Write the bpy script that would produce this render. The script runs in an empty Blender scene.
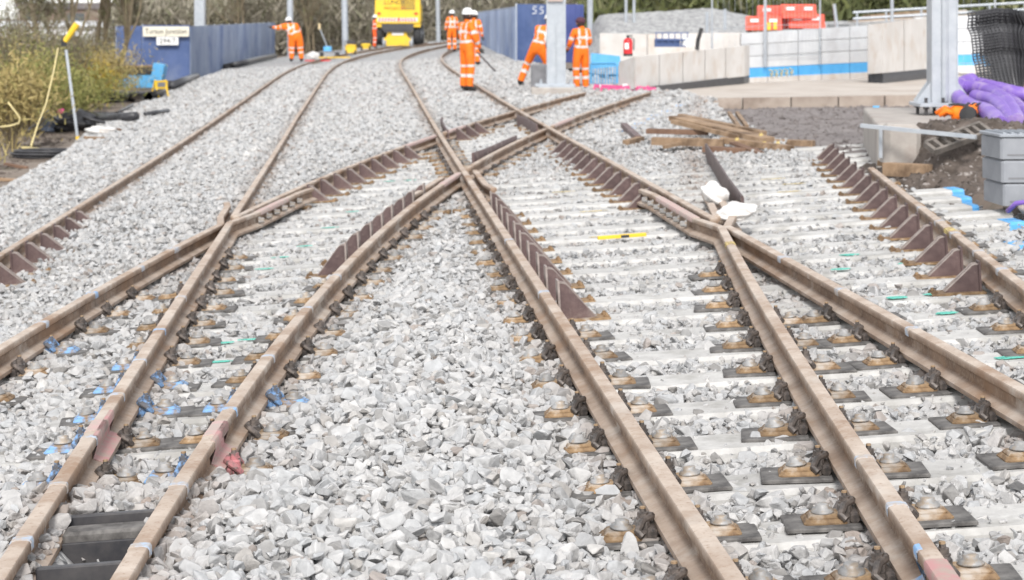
import bpy, bmesh, math, random
import numpy as np
from mathutils import Vector, Matrix

sc = bpy.context.scene
C = sc.collection
random.seed(7)
rng = np.random.default_rng(11)

# ------------------------------------------------------------------ camera, sky, sun, exposure
FPX, HC, HORIZON = 1900.0, 1.479, 31.0
cam_data = bpy.data.cameras.new('camera')
cam = bpy.data.objects.new('camera', cam_data)
C.objects.link(cam)
cam.location = (0, 0, HC)
cam.rotation_euler = (math.radians(90), 0, 0)
cam_data.sensor_width = 36.0
cam_data.lens = FPX / 1024 * 36.0
cam_data.shift_y = -(290.0 - HORIZON) / 1024
cam_data.clip_start = 0.1
cam_data.clip_end = 3000
cam_data.dof.use_dof = True
cam_data.dof.focus_distance = 6.6
cam_data.dof.aperture_fstop = 6.3
sc.camera = cam

SUN_ELEV, SUN_AZ = math.radians(42), math.radians(181)   # azimuth clockwise from +Y (behind the camera, a little left)
world = bpy.data.worlds.new('World')
sc.world = world
world.use_nodes = True
wn, wl = world.node_tree.nodes, world.node_tree.links
wn.clear()
sky = wn.new('ShaderNodeTexSky')
sky.sky_type = 'NISHITA'
sky.sun_disc = False
sky.sun_elevation = SUN_ELEV
sky.sun_rotation = SUN_AZ
sky.air_density = 1.0
sky.dust_density = 1.0
hsv = wn.new('ShaderNodeHueSaturation')       # thin even cloud: the blue is mostly washed out
hsv.inputs['Saturation'].default_value = 0.16
bg = wn.new('ShaderNodeBackground')
bg.inputs['Strength'].default_value = 0.15
wo = wn.new('ShaderNodeOutputWorld')
wl.new(sky.outputs[0], hsv.inputs['Color'])
wl.new(hsv.outputs[0], bg.inputs['Color'])
wl.new(bg.outputs[0], wo.inputs['Surface'])

sun_data = bpy.data.lights.new('sun', 'SUN')
sun_data.energy = 1.5
sun_data.angle = math.radians(14)
sun_data.color = (1.0, 0.965, 0.92)
sun = bpy.data.objects.new('sun', sun_data)
C.objects.link(sun)
sd = Vector((math.sin(SUN_AZ) * math.cos(SUN_ELEV), math.cos(SUN_AZ) * math.cos(SUN_ELEV), math.sin(SUN_ELEV)))
sun.rotation_euler = (-sd).to_track_quat('-Z', 'Y').to_euler()
sun.location = (0, 0, 30)

sc.view_settings.view_transform = 'Standard'
sc.view_settings.look = 'None'
sc.view_settings.gamma = 1.0
sc.view_settings.use_curve_mapping = False
sc.view_settings.exposure = 0.97
sc.cycles.use_denoising = True
sc.cycles.max_bounces = 6

# ------------------------------------------------------------------ the lie of the land
K, M = 0.055, 0.0774          # cross fall of the junction; heading of the through tracks
NRM = math.sqrt(1 + M * M)
PITCH = 0.635                 # bearer spacing

def rise(Y):
    return 0.0085 * 4 * np.logaddexp(0, (Y - 28) / 4)

def S(X, Y):                  # rail-top surface
    return K * np.clip(X + M * Y, -8, 6) + rise(Y)

def uv(u, v):                 # across / along the through tracks -> X, Y
    return (u - M * v) / NRM, (M * u + v) / NRM

def at(x, y, Y):              # the point seen at pixel x, y that is Y metres away
    return Vector(((x - 512) / FPX * Y, Y, HC - (y - HORIZON) / FPX * Y))

def on_surface(x, y, off=0.0):
    Ys = np.linspace(2, 200, 20000)
    X = (x - 512) / FPX * Ys
    z = HC - (y - HORIZON) / FPX * Ys
    i = int(np.argmax(z - (S(X, Ys) + off) < 0))
    return Vector((X[i], Ys[i], z[i]))

# ------------------------------------------------------------------ helpers
class MB:
    def __init__(s):
        s.v, s.f, s.m = [], [], []
    def add(s, vs, fs, mi=0, mat=None):
        o = len(s.v)
        s.v += [tuple(mat @ Vector(p)) if mat else tuple(p) for p in vs]
        s.f += [tuple(i + o for i in q) for q in fs]
        s.m += [mi] * len(fs)
        return s
    def box(s, c, d, mi=0, rot=None, mat=None):
        x, y, z = (k / 2 for k in d)
        vs = [Vector((i, j, k)) for k in (-z, z) for j in (-y, y) for i in (-x, x)]
        if rot: vs = [rot @ p for p in vs]
        vs = [p + Vector(c) for p in vs]
        return s.add(vs, [(0, 2, 3, 1), (4, 5, 7, 6), (0, 1, 5, 4), (2, 6, 7, 3), (0, 4, 6, 2), (1, 3, 7, 5)], mi, mat)
    def cbox(s, c, d, b, mi=0, rot=None):       # box with chamfered top edges and upright edges
        x, y, z = (k / 2 for k in d)
        def ring(hx, hy, cc, zz):
            return [(-hx + cc, -hy, zz), (hx - cc, -hy, zz), (hx, -hy + cc, zz), (hx, hy - cc, zz),
                    (hx - cc, hy, zz), (-hx + cc, hy, zz), (-hx, hy - cc, zz), (-hx, -hy + cc, zz)]
        vs = ring(x, y, b, -z) + ring(x, y, b, z - b) + ring(x - b, y - b, b, z)
        vs = [Vector(p) for p in vs]
        if rot: vs = [rot @ p for p in vs]
        vs = [p + Vector(c) for p in vs]
        fs = [tuple(range(7, -1, -1)), tuple(range(16, 24))]
        for r in (0, 8):
            fs += [(r + i, r + (i + 1) % 8, r + 8 + (i + 1) % 8, r + 8 + i) for i in range(8)]
        return s.add(vs, fs, mi)
    def tube(s, pts, r, n=8, mi=0, cap=True):
        pts = [Vector(p) for p in pts]
        rs = r if isinstance(r, (list, tuple)) else [r] * len(pts)
        o = len(s.v)
        up = None
        for i, p in enumerate(pts):
            t = (pts[min(i + 1, len(pts) - 1)] - pts[max(i - 1, 0)]).normalized()
            if up is None:
                up = t.orthogonal().normalized()
            else:
                up = (up - t * up.dot(t)).normalized()
            sd_ = t.cross(up)
            for k in range(n):
                a = 2 * math.pi * k / n
                s.v.append(tuple(p + (up * math.cos(a) + sd_ * math.sin(a)) * rs[i]))
        for i in range(len(pts) - 1):
            for k in range(n):
                s.f.append((o + i * n + k, o + i * n + (k + 1) % n, o + (i + 1) * n + (k + 1) % n, o + (i + 1) * n + k))
                s.m.append(mi)
        if cap:
            s.f.append(tuple(o + k for k in range(n - 1, -1, -1))); s.m.append(mi)
            e = o + (len(pts) - 1) * n
            s.f.append(tuple(e + k for k in range(n))); s.m.append(mi)
        return s
    def lathe(s, c, prof, n=16, mi=0, rot=None):   # prof: (radius, height) pairs, bottom to top
        o = len(s.v)
        for (r, h) in prof:
            for k in range(n):
                a = 2 * math.pi * k / n
                p = Vector((r * math.cos(a), r * math.sin(a), h))
                if rot: p = rot @ p
                s.v.append(tuple(p + Vector(c)))
        for i in range(len(prof) - 1):
            for k in range(n):
                s.f.append((o + i * n + k, o + i * n + (k + 1) % n, o + (i + 1) * n + (k + 1) % n, o + (i + 1) * n + k))
                s.m.append(mi)
        s.f.append(tuple(o + k for k in range(n - 1, -1, -1))); s.m.append(mi)
        e = o + (len(prof) - 1) * n
        s.f.append(tuple(e + k for k in range(n))); s.m.append(mi)
        return s
    def prism(s, poly, d, axis='y', mi=0, off=0.0, mat=None):   # 2-D outline pushed along an axis
        n = len(poly)
        def pt(a, b, c):
            return {'y': (a, c, b), 'x': (c, a, b), 'z': (a, b, c)}[axis]
        vs = [pt(a, b, off - d / 2) for a, b in poly] + [pt(a, b, off + d / 2) for a, b in poly]
        fs = [tuple(range(n)), tuple(range(2 * n - 1, n - 1, -1))]
        fs += [(i, i + n, (i + 1) % n + n, (i + 1) % n) for i in range(n)]
        return s.add(vs, fs, mi, mat)
    def mesh(s, name, mats, smooth=False):
        me = bpy.data.meshes.new(name)
        me.from_pydata(s.v, [], s.f)
        for m in (mats if isinstance(mats, (list, tuple)) else [mats]):
            me.materials.append(m)
        me.polygons.foreach_set('material_index', s.m)
        if smooth:
            me.polygons.foreach_set('use_smooth', [True] * len(me.polygons))
        bm = bmesh.new(); bm.from_mesh(me)
        bmesh.ops.recalc_face_normals(bm, faces=bm.faces)
        bm.to_mesh(me); bm.free()
        return me
    def build(s, name, mats, parent=None, smooth=False, mat=None):
        o = put(name, s.mesh(name, mats, smooth), parent)
        if mat is not None: o.matrix_local = mat
        return o

def put(name, me, parent=None, mat=None):
    o = bpy.data.objects.new(name, me)
    C.objects.link(o)
    if parent is not None: o.parent = parent
    if mat is not None: o.matrix_local = mat
    return o

def tag(o, label, cat, group=None, kind=None):
    o['label'] = label
    o['category'] = cat
    if group: o['group'] = group
    if kind: o['kind'] = kind
    return o

def thing(name, label, cat, loc=(0, 0, 0), rz=0.0, group=None):
    o = bpy.data.objects.new(name, None)
    C.objects.link(o)
    o.empty_display_size = 0.1
    o.location = loc
    o.rotation_euler = (0, 0, rz)
    return tag(o, label, cat, group)

def auto_smooth(o, deg=35):
    bm = bmesh.new(); bm.from_mesh(o.data)
    for f in bm.faces: f.smooth = True
    for e in bm.edges:
        if len(e.link_faces) == 2 and e.calc_face_angle(0) > math.radians(deg): e.smooth = False
    bm.to_mesh(o.data); bm.free()

# ------------------------------------------------------------------ materials
def mat(name, col, col2=None, rough=0.8, scale=8.0, metal=0.0, bump=0.0, bscale=None, mix=(0.35, 0.65), detail=6, spec=0.4, coord='Object', col3=None, scale3=1.2, mix3=(0.55, 0.7), trans=0.0, vary=0.0):
    m = bpy.data.materials.new(name)
    m.use_nodes = True
    N, L = m.node_tree.nodes, m.node_tree.links
    b = N['Principled BSDF']
    b.inputs['Roughness'].default_value = rough
    b.inputs['Metallic'].default_value = metal
    b.inputs['Specular IOR Level'].default_value = spec
    tc = N.new('ShaderNodeTexCoord')
    def ramped(c1, c2, sca, lo, hi, src=None):
        nz = N.new('ShaderNodeTexNoise')
        nz.inputs['Scale'].default_value = sca
        nz.inputs['Detail'].default_value = detail
        nz.inputs['Roughness'].default_value = 0.62
        L.new(tc.outputs[coord], nz.inputs['Vector'])
        mr = N.new('ShaderNodeMapRange')
        mr.inputs[1].default_value, mr.inputs[2].default_value = lo, hi
        L.new(nz.outputs[0], mr.inputs[0])
        mx = N.new('ShaderNodeMix'); mx.data_type = 'RGBA'
        L.new(mr.outputs[0], mx.inputs[0])
        if src is None: mx.inputs[6].default_value = (*c1, 1)
        else: L.new(src, mx.inputs[6])
        mx.inputs[7].default_value = (*c2, 1)
        return mx.outputs[2]
    out = None
    if col2 is not None: out = ramped(col, col2, scale, *mix)
    if col3 is not None:
        if out is None: out = ramped(col, col3, scale3, *mix3)
        else: out = ramped(None, col3, scale3, *mix3, src=out)
    if vary and out is not None:            # each piece a little lighter or darker than its neighbours
        oi = N.new('ShaderNodeObjectInfo')
        r_ = N.new('ShaderNodeMapRange'); r_.inputs[3].default_value = 1 - vary; r_.inputs[4].default_value = 1 + vary
        L.new(oi.outputs['Random'], r_.inputs[0])
        mv = N.new('ShaderNodeMix'); mv.data_type = 'RGBA'; mv.blend_type = 'MULTIPLY'; mv.inputs[0].default_value = 1
        L.new(out, mv.inputs[6]); L.new(r_.outputs[0], mv.inputs[7]); out = mv.outputs[2]
    if out is None: b.inputs['Base Color'].default_value = (*col, 1)
    else: L.new(out, b.inputs['Base Color'])
    if bump:
        nz = N.new('ShaderNodeTexNoise')
        nz.inputs['Scale'].default_value = bscale or scale * 4
        nz.inputs['Detail'].default_value = 5
        L.new(tc.outputs[coord], nz.inputs['Vector'])
        bp = N.new('ShaderNodeBump')
        bp.inputs['Strength'].default_value = bump
        bp.inputs['Distance'].default_value = 0.01
        L.new(nz.outputs[0], bp.inputs['Height'])
        L.new(bp.outputs[0], b.inputs['Normal'])
    if trans:
        b.inputs['Transmission Weight'].default_value = trans
    return m

def paint(name, col, lo=.42, hi=.56, scale=22.0, keep=.9):
    """spray paint worn through in spots"""
    m = bpy.data.materials.new(name); m.use_nodes = True
    N, L = m.node_tree.nodes, m.node_tree.links
    b = N['Principled BSDF']; b.inputs['Roughness'].default_value = .75; b.inputs['Base Color'].default_value = (*col, 1)
    tc = N.new('ShaderNodeTexCoord'); nz = N.new('ShaderNodeTexNoise'); nz.inputs['Scale'].default_value = scale; nz.inputs['Detail'].default_value = 6
    L.new(tc.outputs['Object'], nz.inputs['Vector'])
    r = N.new('ShaderNodeMapRange'); r.inputs[1].default_value = lo; r.inputs[2].default_value = hi; r.inputs[3].default_value = .0; r.inputs[4].default_value = keep
    L.new(nz.outputs[0], r.inputs[0]); L.new(r.outputs[0], b.inputs['Alpha'])
    return m

def stone_material(name, lo, hi):
    m = bpy.data.materials.new(name)
    m.use_nodes = True
    N, L = m.node_tree.nodes, m.node_tree.links
    b = N['Principled BSDF']
    b.inputs['Roughness'].default_value = 0.9
    b.inputs['Specular IOR Level'].default_value = 0.25
    oi = N.new('ShaderNodeObjectInfo')
    cr = N.new('ShaderNodeValToRGB')
    e = cr.color_ramp.elements
    e[0].position = 0; e[0].color = (lo * .99, lo, lo * 1.01, 1)
    e[1].position = 1; e[1].color = (hi * 1.02, hi, hi * .97, 1)
    for p, f, t in ((.05, -.35, 1.05), (.12, .45, .99), (.5, .55, 1.01), (.8, .72, 1.02), (.9, .45, 1.02), (.95, .1, 1.06)):
        q = e.new(p); k = lo + (hi - lo) * f; q.color = (k * t, k, k * (2 - t), 1)
    L.new(oi.outputs['Random'], cr.inputs[0])
    tc = N.new('ShaderNodeTexCoord')
    nz = N.new('ShaderNodeTexNoise'); nz.inputs['Scale'].default_value = 2.2; nz.inputs['Detail'].default_value = 6
    L.new(tc.outputs['Object'], nz.inputs['Vector'])
    mr = N.new('ShaderNodeMapRange'); mr.inputs[1].default_value = .3; mr.inputs[2].default_value = .7
    mr.inputs[3].default_value = .82; mr.inputs[4].default_value = 1.12
    L.new(nz.outputs[0], mr.inputs[0])
    mx = N.new('ShaderNodeMix'); mx.data_type = 'RGBA'; mx.blend_type = 'MULTIPLY'; mx.inputs[0].default_value = 1
    L.new(cr.outputs[0], mx.inputs[6]); L.new(mr.outputs[0], mx.inputs[7])
    sa = N.new('ShaderNodeAttribute'); sa.attribute_type = 'INSTANCER'; sa.attribute_name = 'stain'
    ms = N.new('ShaderNodeMix'); ms.data_type = 'RGBA'; ms.inputs[7].default_value = (.27, .205, .165, 1)
    L.new(sa.outputs['Fac'], ms.inputs[0]); L.new(mx.outputs[2], ms.inputs[6])
    L.new(ms.outputs[2], b.inputs['Base Color'])
    bp = N.new('ShaderNodeBump'); bp.inputs['Strength'].default_value = .35; bp.inputs['Distance'].default_value = .05
    L.new(nz.outputs[0], bp.inputs['Height']); L.new(bp.outputs[0], b.inputs['Normal'])
    return m

def bed_material(name, lo, hi, cell=16.0):
    m = bpy.data.materials.new(name)
    m.use_nodes = True
    N, L = m.node_tree.nodes, m.node_tree.links
    b = N['Principled BSDF']; b.inputs['Roughness'].default_value = .95; b.inputs['Specular IOR Level'].default_value = .2
    tc = N.new('ShaderNodeTexCoord')
    vo = N.new('ShaderNodeTexVoronoi'); vo.inputs['Scale'].default_value = cell
    L.new(tc.outputs['Object'], vo.inputs['Vector'])
    sp = N.new('ShaderNodeSeparateColor'); L.new(vo.outputs['Color'], sp.inputs[0])
    cr = N.new('ShaderNodeValToRGB')
    cr.color_ramp.elements[0].color = (lo, lo, lo * 1.01, 1); cr.color_ramp.elements[1].color = (hi, hi * .995, hi * .98, 1)
    L.new(sp.outputs[0], cr.inputs[0])
    L.new(cr.outputs[0], b.inputs['Base Color'])
    bp = N.new('ShaderNodeBump'); bp.inputs['Strength'].default_value = 1.0; bp.inputs['Distance'].default_value = .05
    bp.invert = True
    L.new(vo.outputs['Distance'], bp.inputs['Height']); L.new(bp.outputs[0], b.inputs['Normal'])
    return m

def rail_material():
    m = bpy.data.materials.new('rusty_rail')
    m.use_nodes = True
    N, L = m.node_tree.nodes, m.node_tree.links
    b = N['Principled BSDF']; b.inputs['Roughness'].default_value = .72; b.inputs['Specular IOR Level'].default_value = .4
    at_ = N.new('ShaderNodeAttribute'); at_.attribute_name = 'crown'
    tc = N.new('ShaderNodeTexCoord')
    nz = N.new('ShaderNodeTexNoise'); nz.inputs['Scale'].default_value = 5; nz.inputs['Detail'].default_value = 8; nz.inputs['Roughness'].default_value = .65
    L.new(tc.outputs['Object'], nz.inputs['Vector'])
    n2 = N.new('ShaderNodeTexNoise'); n2.inputs['Scale'].default_value = 60; n2.inputs['Detail'].default_value = 4
    L.new(tc.outputs['Object'], n2.inputs['Vector'])
    def mix(a, c, f):
        x = N.new('ShaderNodeMix'); x.data_type = 'RGBA'
        for s_, i in ((a, 6), (c, 7)):
            if isinstance(s_, tuple): x.inputs[i].default_value = (*s_, 1)
            else: L.new(s_, x.inputs[i])
        if isinstance(f, float): x.inputs[0].default_value = f
        else: L.new(f, x.inputs[0])
        return x.outputs[2]
    def rng_(src, lo, hi, a=0., c=1.):
        r = N.new('ShaderNodeMapRange'); r.inputs[1].default_value = lo; r.inputs[2].default_value = hi
        r.inputs[3].default_value = a; r.inputs[4].default_value = c
        L.new(src, r.inputs[0]); return r.outputs[0]
    side = mix((.12, .072, .044), (.27, .18, .12), rng_(nz.outputs[0], .35, .65))
    side = mix(side, (.38, .31, .25), rng_(n2.outputs[0], .52, .74, 0., .6))
    top = mix((.34, .255, .195), (.52, .44, .37), rng_(nz.outputs[0], .35, .65))
    top = mix(top, (.25, .16, .11), rng_(n2.outputs[0], .58, .7, 0., .6))
    n3 = N.new('ShaderNodeTexNoise'); n3.inputs['Scale'].default_value = 1.7; n3.inputs['Detail'].default_value = 7; n3.inputs['Roughness'].default_value = .7
    L.new(tc.outputs['Object'], n3.inputs['Vector'])
    body = mix(side, top, at_.outputs['Fac'])
    body = mix(body, (.25, .145, .08), rng_(n3.outputs[0], .52, .64, 0., .7))     # patches of fresh rust
    body = mix(body, (.50, .455, .405), rng_(n3.outputs[0], .46, .36, 0., .5))       # patches of stone dust
    L.new(body, b.inputs['Base Color'])
    bp = N.new('ShaderNodeBump'); bp.inputs['Strength'].default_value = .35; bp.inputs['Distance'].default_value = .004
    L.new(n2.outputs[0], bp.inputs['Height']); L.new(bp.outputs[0], b.inputs['Normal'])
    return m

MT = dict(
    rail=rail_material(),
    bearer=mat('bearer_concrete', (.42, .41, .395), (.54, .53, .51), .9, 9, bump=.5, bscale=40, col3=(.33, .32, .30), scale3=3.5, mix3=(.50, .68), vary=.08),
    pad=mat('rubber_pad', (.06, .056, .054), (.19, .18, .17), .8, 14),
    plate=mat('rusty_plate', (.13, .08, .045), (.32, .21, .11), .75, 18, bump=.2, col3=(.36, .32, .28), scale3=9, mix3=(.54, .70), vary=.25),
    washer=mat('zinc_washer', (.22, .215, .21), (.38, .375, .37), .55, 20, metal=.2, vary=.2, col3=(.30, .25, .20), scale3=30, mix3=(.5, .62)),
    clip=mat('spring_clip_steel', (.05, .045, .043), (.15, .125, .11), .5, 45, metal=.3, vary=.25),
    bolt=mat('rusty_bolt', (.24, .15, .085), (.36, .26, .16), .7, 30),
    bracket=mat('bracket_red_oxide', (.075, .047, .046), (.125, .083, .078), .62, 10, bump=.2, col3=(.22, .175, .155), scale3=7, mix3=(.55, .72), vary=.2),
    blue_paint=mat('blue_paint_marking', (.22, .40, .66), (.40, .36, .33), .75, 30, mix=(.42, .58)),
    pale_blue=mat('pale_blue_marking', (.38, .45, .55), (.42, .36, .31), .75, 30, mix=(.38, .56)),
    pink_paint=mat('pink_paint_marking', (.50, .34, .315), (.43, .35, .31), .75, 14, mix=(.40, .58)),
    red_paint=mat('red_paint_marking', (.45, .235, .23), (.38, .29, .25), .75, 14, mix=(.40, .58)),
    teal_paint=paint('teal_marking_paint', (.12, .52, .42), .30, .50, 30., .95),
    yellow_paint=paint('yellow_marking_paint', (.62, .48, .18), .36, .58, 25., .85),
    blue_clip=mat('blue_sprayed_clip', (.17, .31, .54), (.10, .10, .11), .6, 40, mix=(.40, .56)),
    blue_plate=mat('blue_sprayed_plate', (.20, .37, .62), (.24, .17, .11), .7, 20, mix=(.42, .58)),
    red_clip=mat('red_sprayed_clip', (.45, .17, .18), (.14, .11, .10), .6, 30, mix=(.42, .6)),
    black_steel=mat('black_steel', (.035, .035, .04), (.075, .07, .07), .5, 12),
    stone=stone_material('ballast_stone', .31, .53),
    bed=bed_material('ballast_bed', .28, .50),
)

# ------------------------------------------------------------------ where each rail runs (across-track position against distance)
def bend(Y):
    return 3.5e-5 * np.maximum(0, Y - 50.0) ** 3
def wA(Y): return -2.66 + .0 * Y + bend(Y)
def wL1(Y): return -1.035 - .0055 * np.clip(Y - 5, 0, 28) + bend(Y)
def wL4(Y): return .965 + .0032 * np.clip(Y - 6, 0, 40) + bend(Y)
def wM2(Y): return 2.475 + .004 * np.clip(Y - 7, 0, 15) + bend(Y)
def wL3(Y): return .00508604 * Y * Y - .00662659 * Y - .787
def wL2(Y): return wL3(Y) - 1.43 * np.sqrt(1 + (.0101721 * Y - .0066) ** 2)
def wM1(Y): return .00190434 * Y * Y + .08311328 * Y + 1.0426
def wR(Y): return .0002856 * Y * Y + .153868 * Y + 1.8408

def crossing(f, g, lo, hi):
    for _ in range(60):
        mid = (lo + hi) / 2
        if (f(lo) - g(lo)) * (f(mid) - g(mid)) <= 0: hi = mid
        else: lo = mid
    return (lo + hi) / 2
Y12 = crossing(wL1, wL2, 10, 20)
YM = crossing(wM1, wM2, 9, 17)
Y34 = crossing(wL3, wL4, 15, 24)
Y3M = crossing(wL3, wM2, 20, 32)
Y24 = crossing(wL2, wL4, 20, 32)
Y2M = crossing(wL2, wM2, 25, 38)

def railpath(f, y0, y1, extra=()):      # list of (w, Y)
    n = max(2, int((y1 - y0) / .3) + 1)
    pts = [(float(f(y)), float(y)) for y in np.linspace(y0, y1, n)]
    return pts + list(extra)
def P3(w, Y, dz=0.0):
    X = w - M * Y
    return Vector((X, Y, float(S(X, Y)) + dz))

# ------------------------------------------------------------------ ground and ballast levels
def cover(w, Y):
    """height of the ballast over the top of the bearers"""
    w = np.asarray(w, float); Y = np.asarray(Y, float)
    c = np.zeros(np.broadcast(w, Y).shape)
    sm = lambda a, b, x: np.clip((x - a) / (b - a), 0, 1) ** 2 * (3 - 2 * np.clip((x - a) / (b - a), 0, 1))
    l3, l4 = wL3(Y), wL4(Y)
    mid = sm(.16, .55, w - l3) * sm(.16, .5, l4 - w)             # between the two turnouts
    c += .085 * mid
    inleft = sm(.05, .3, w - wL1(Y)) * sm(.0, .25, l3 - w) * (Y > 5)
    c += -.022 * inleft
    inright = sm(.0, .25, w - l4) * (Y < 21)
    c += -.026 * inright * (1 - sm(18.5, 21.5, Y))
    c += .05 * inright * sm(4.9, 4.2, Y)
    outleft = sm(.2, .6, wL2(Y) - w) * sm(13, 17, Y) + sm(.35, .7, wA(Y) - w)
    c += .05 * np.clip(outleft, 0, 1)
    c += .085 * sm(17.5, 22, Y) * sm(.1, .35, wL1(Y) - w)          # the through track is boxed in beyond the crossing
    c += .085 * sm(16.0, 20, Y) * sm(.12, .4, wL2(Y) - w)
    c += .10 * sm(31, 36, Y)
    c += .05 * sm(19, 24, Y) * sm(.15, .5, w - np.maximum(wM2(Y), l3))
    c += .05 * sm(.35, .7, w - wR(Y)) * (Y < 13.2)
    c += -.05 * sm(.25, .5, w - wR(Y)) * sm(13.0, 14.0, Y) * sm(19.5, 18.5, Y)
    inside = (w > wL1(Y) + .05) & (w < l3 - .05) & (Y < 6.3)
    c += .10 * sm(7.2, 6.4, Y) * sm(.6, .2, w - l3) * np.where(inside, 0., 1)
    c = np.where(inside, -.035, c)                # loose stone heaped round the near end of the turnout
    near = np.min(np.abs(np.stack([w - f(Y) for f in (wA, wL1, wL2, wL3, wL4, wM1, wM2)])), axis=0)
    return np.minimum(c, .055 + .035 * sm(.07, .25, near) + .035 * sm(7.0, 6.5, Y) * sm(.6, .3, w - l3))

def lumps(X, Y, s, seed=0):
    return (np.sin(X * s * 1.3 + seed) * np.cos(Y * s * 1.1 + seed * 2.1) + .6 * np.sin(X * s * 2.7 + Y * s * 1.9 + seed * 3.3)
            + .4 * np.cos(X * s * 4.3 - Y * s * 3.7 + seed)) / 2

def ballast_z(X, Y):
    w = X + M * Y
    z = S(X, Y) - .165 + cover(w, Y) + .014 * lumps(X, Y, 3.0, 1.0) + .015 * lumps(X, Y, 8.0, 3.0)
    lim = np.interp(Y, [0, 22, 30, 40, 60, 110], [-4.0, -4.05, -4.4, -5.2, -5.4, -4.8])
    z -= .55 * np.clip((lim - w) / .9, 0, 1) ** 1.2
    return z

def smooth(a, b, x):
    t = np.clip((x - a) / (b - a), 0, 1)
    return t * t * (3 - 2 * t)

def ground_z(X, Y):
    w = X + M * Y
    left = -.62 + rise(np.minimum(Y, 110.)) + .05 * lumps(X, Y, .9)
    under = S(X, Y) - .75
    right = .10 - .005 * np.clip(Y - 20, 0, 20) + .02 * lumps(X, Y, 2.0, 4.)
    far = smooth(105, 150, Y) * 1.2
    z = np.where(w < -3.5, left, under)
    z = z + (right - z) * smooth(4.6, 5.4, w) * (1 - smooth(70, 95, Y)) * smooth(10.0, 15.0, Y)
    return z + far

def sheet(name, xs, ys, fz, material):
    X, Y = np.meshgrid(xs, ys)
    Z = fz(X, Y)
    nx, ny = len(xs), len(ys)
    me = bpy.data.meshes.new(name)
    v = np.stack([X.ravel(), Y.ravel(), Z.ravel()], 1)
    i = np.arange(nx * ny).reshape(ny, nx)
    f = np.stack([i[:-1, :-1].ravel(), i[:-1, 1:].ravel(), i[1:, 1:].ravel(), i[1:, :-1].ravel()], 1)
    me.from_pydata(v.tolist(), [], f.tolist())
    me.materials.append(material)
    me.polygons.foreach_set('use_smooth', [True] * len(me.polygons))
    return put(name, me)

earth = mat('bare_earth', (.15, .115, .09), (.24, .20, .165), .95, .9, bump=.6, bscale=14, coord='Object', col3=(.10, .085, .06), scale3=1.5, mix3=(.52, .62))
gx = np.concatenate([[-900, -400, -200, -100, -60], np.linspace(-40, 40, 161), [60, 100, 200, 400, 900]])
gy = np.concatenate([[-60, -20, -5], np.linspace(0, 60, 151), np.linspace(61, 130, 70), [150, 180, 250, 400, 800, 1500, 2500]])
ground = sheet('ground', gx, gy, ground_z, earth)
ground['kind'] = 'structure'

def bed_sheet():
    ys = np.concatenate([np.arange(1.0, 20, .12), np.arange(20, 45, .3), np.arange(45, 118, .8)])
    us = np.concatenate([np.arange(-6.4, 5.4, .12)])
    W, Y = np.meshgrid(us, ys)
    W = W + np.where(Y > 50, bend(Y), 0) * np.where(Y > 50, 1, 0)
    X = W - M * Y
    Z = ballast_z(X, Y) - .03
    edge = np.clip((W - np.where(Y > 50, bend(Y), 0) - 4.75) / .6, 0, 1)
    Z -= .3 * edge * (Y < 60)
    nx, ny = len(us), len(ys)
    me = bpy.data.meshes.new('ballast_bed')
    i = np.arange(nx * ny).reshape(ny, nx)
    f = np.stack([i[:-1, :-1].ravel(), i[:-1, 1:].ravel(), i[1:, 1:].ravel(), i[1:, :-1].ravel()], 1)
    me.from_pydata(np.stack([X.ravel(), Y.ravel(), Z.ravel()], 1).tolist(), [], f.tolist())
    me.materials.append(MT['bed'])
    me.polygons.foreach_set('use_smooth', [True] * len(me.polygons))
    return put('ballast_bed', me)
bed = bed_sheet()
bed['kind'] = 'structure'

# ---- crushed stone: a set of angular shapes
def stone_mesh(k, r, fine):
    bm = bmesh.new()
    n = 13 if fine else 9
    sx, sy, sz = r.uniform(.8, 1.15), r.uniform(.62, .95), r.uniform(.45, .75)
    for _ in range(n):
        d = Vector((r.gauss(0, 1), r.gauss(0, 1), r.gauss(0, 1))).normalized()
        p = max(abs(d.x), abs(d.y), abs(d.z))
        d *= (.75 + .25 / p) * r.uniform(.86, 1.0)
        bm.verts.new((d.x * .5 * sx, d.y * .5 * sy, d.z * .5 * sz))
    bmesh.ops.convex_hull(bm, input=bm.verts)
    bmesh.ops.delete(bm, geom=[v for v in bm.verts if not v.link_faces], context='VERTS')
    if fine:
        bmesh.ops.dissolve_limit(bm, angle_limit=math.radians(14), verts=bm.verts, edges=bm.edges)
        bmesh.ops.bevel(bm, geom=list(bm.edges), offset=.022, segments=1, affect='EDGES', profile=.6, clamp_overlap=True)
    bmesh.ops.triangulate(bm, faces=[f for f in bm.faces if len(f.verts) > 4])
    me = bpy.data.meshes.new('stone')
    bm.to_mesh(me); bm.free()
    me.materials.append(MT['stone'])
    return me
sr = random.Random(5)
fine_stones = [stone_mesh(k, sr, True) for k in range(20)]
rough_stones = [stone_mesh(k, sr, False) for k in range(10)]

def stone_collection(name, meshes):
    col = bpy.data.collections.new(name)
    for k, me in enumerate(meshes):
        o = bpy.data.objects.new('stone_shape', me)
        col.objects.link(o)
    return col

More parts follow.
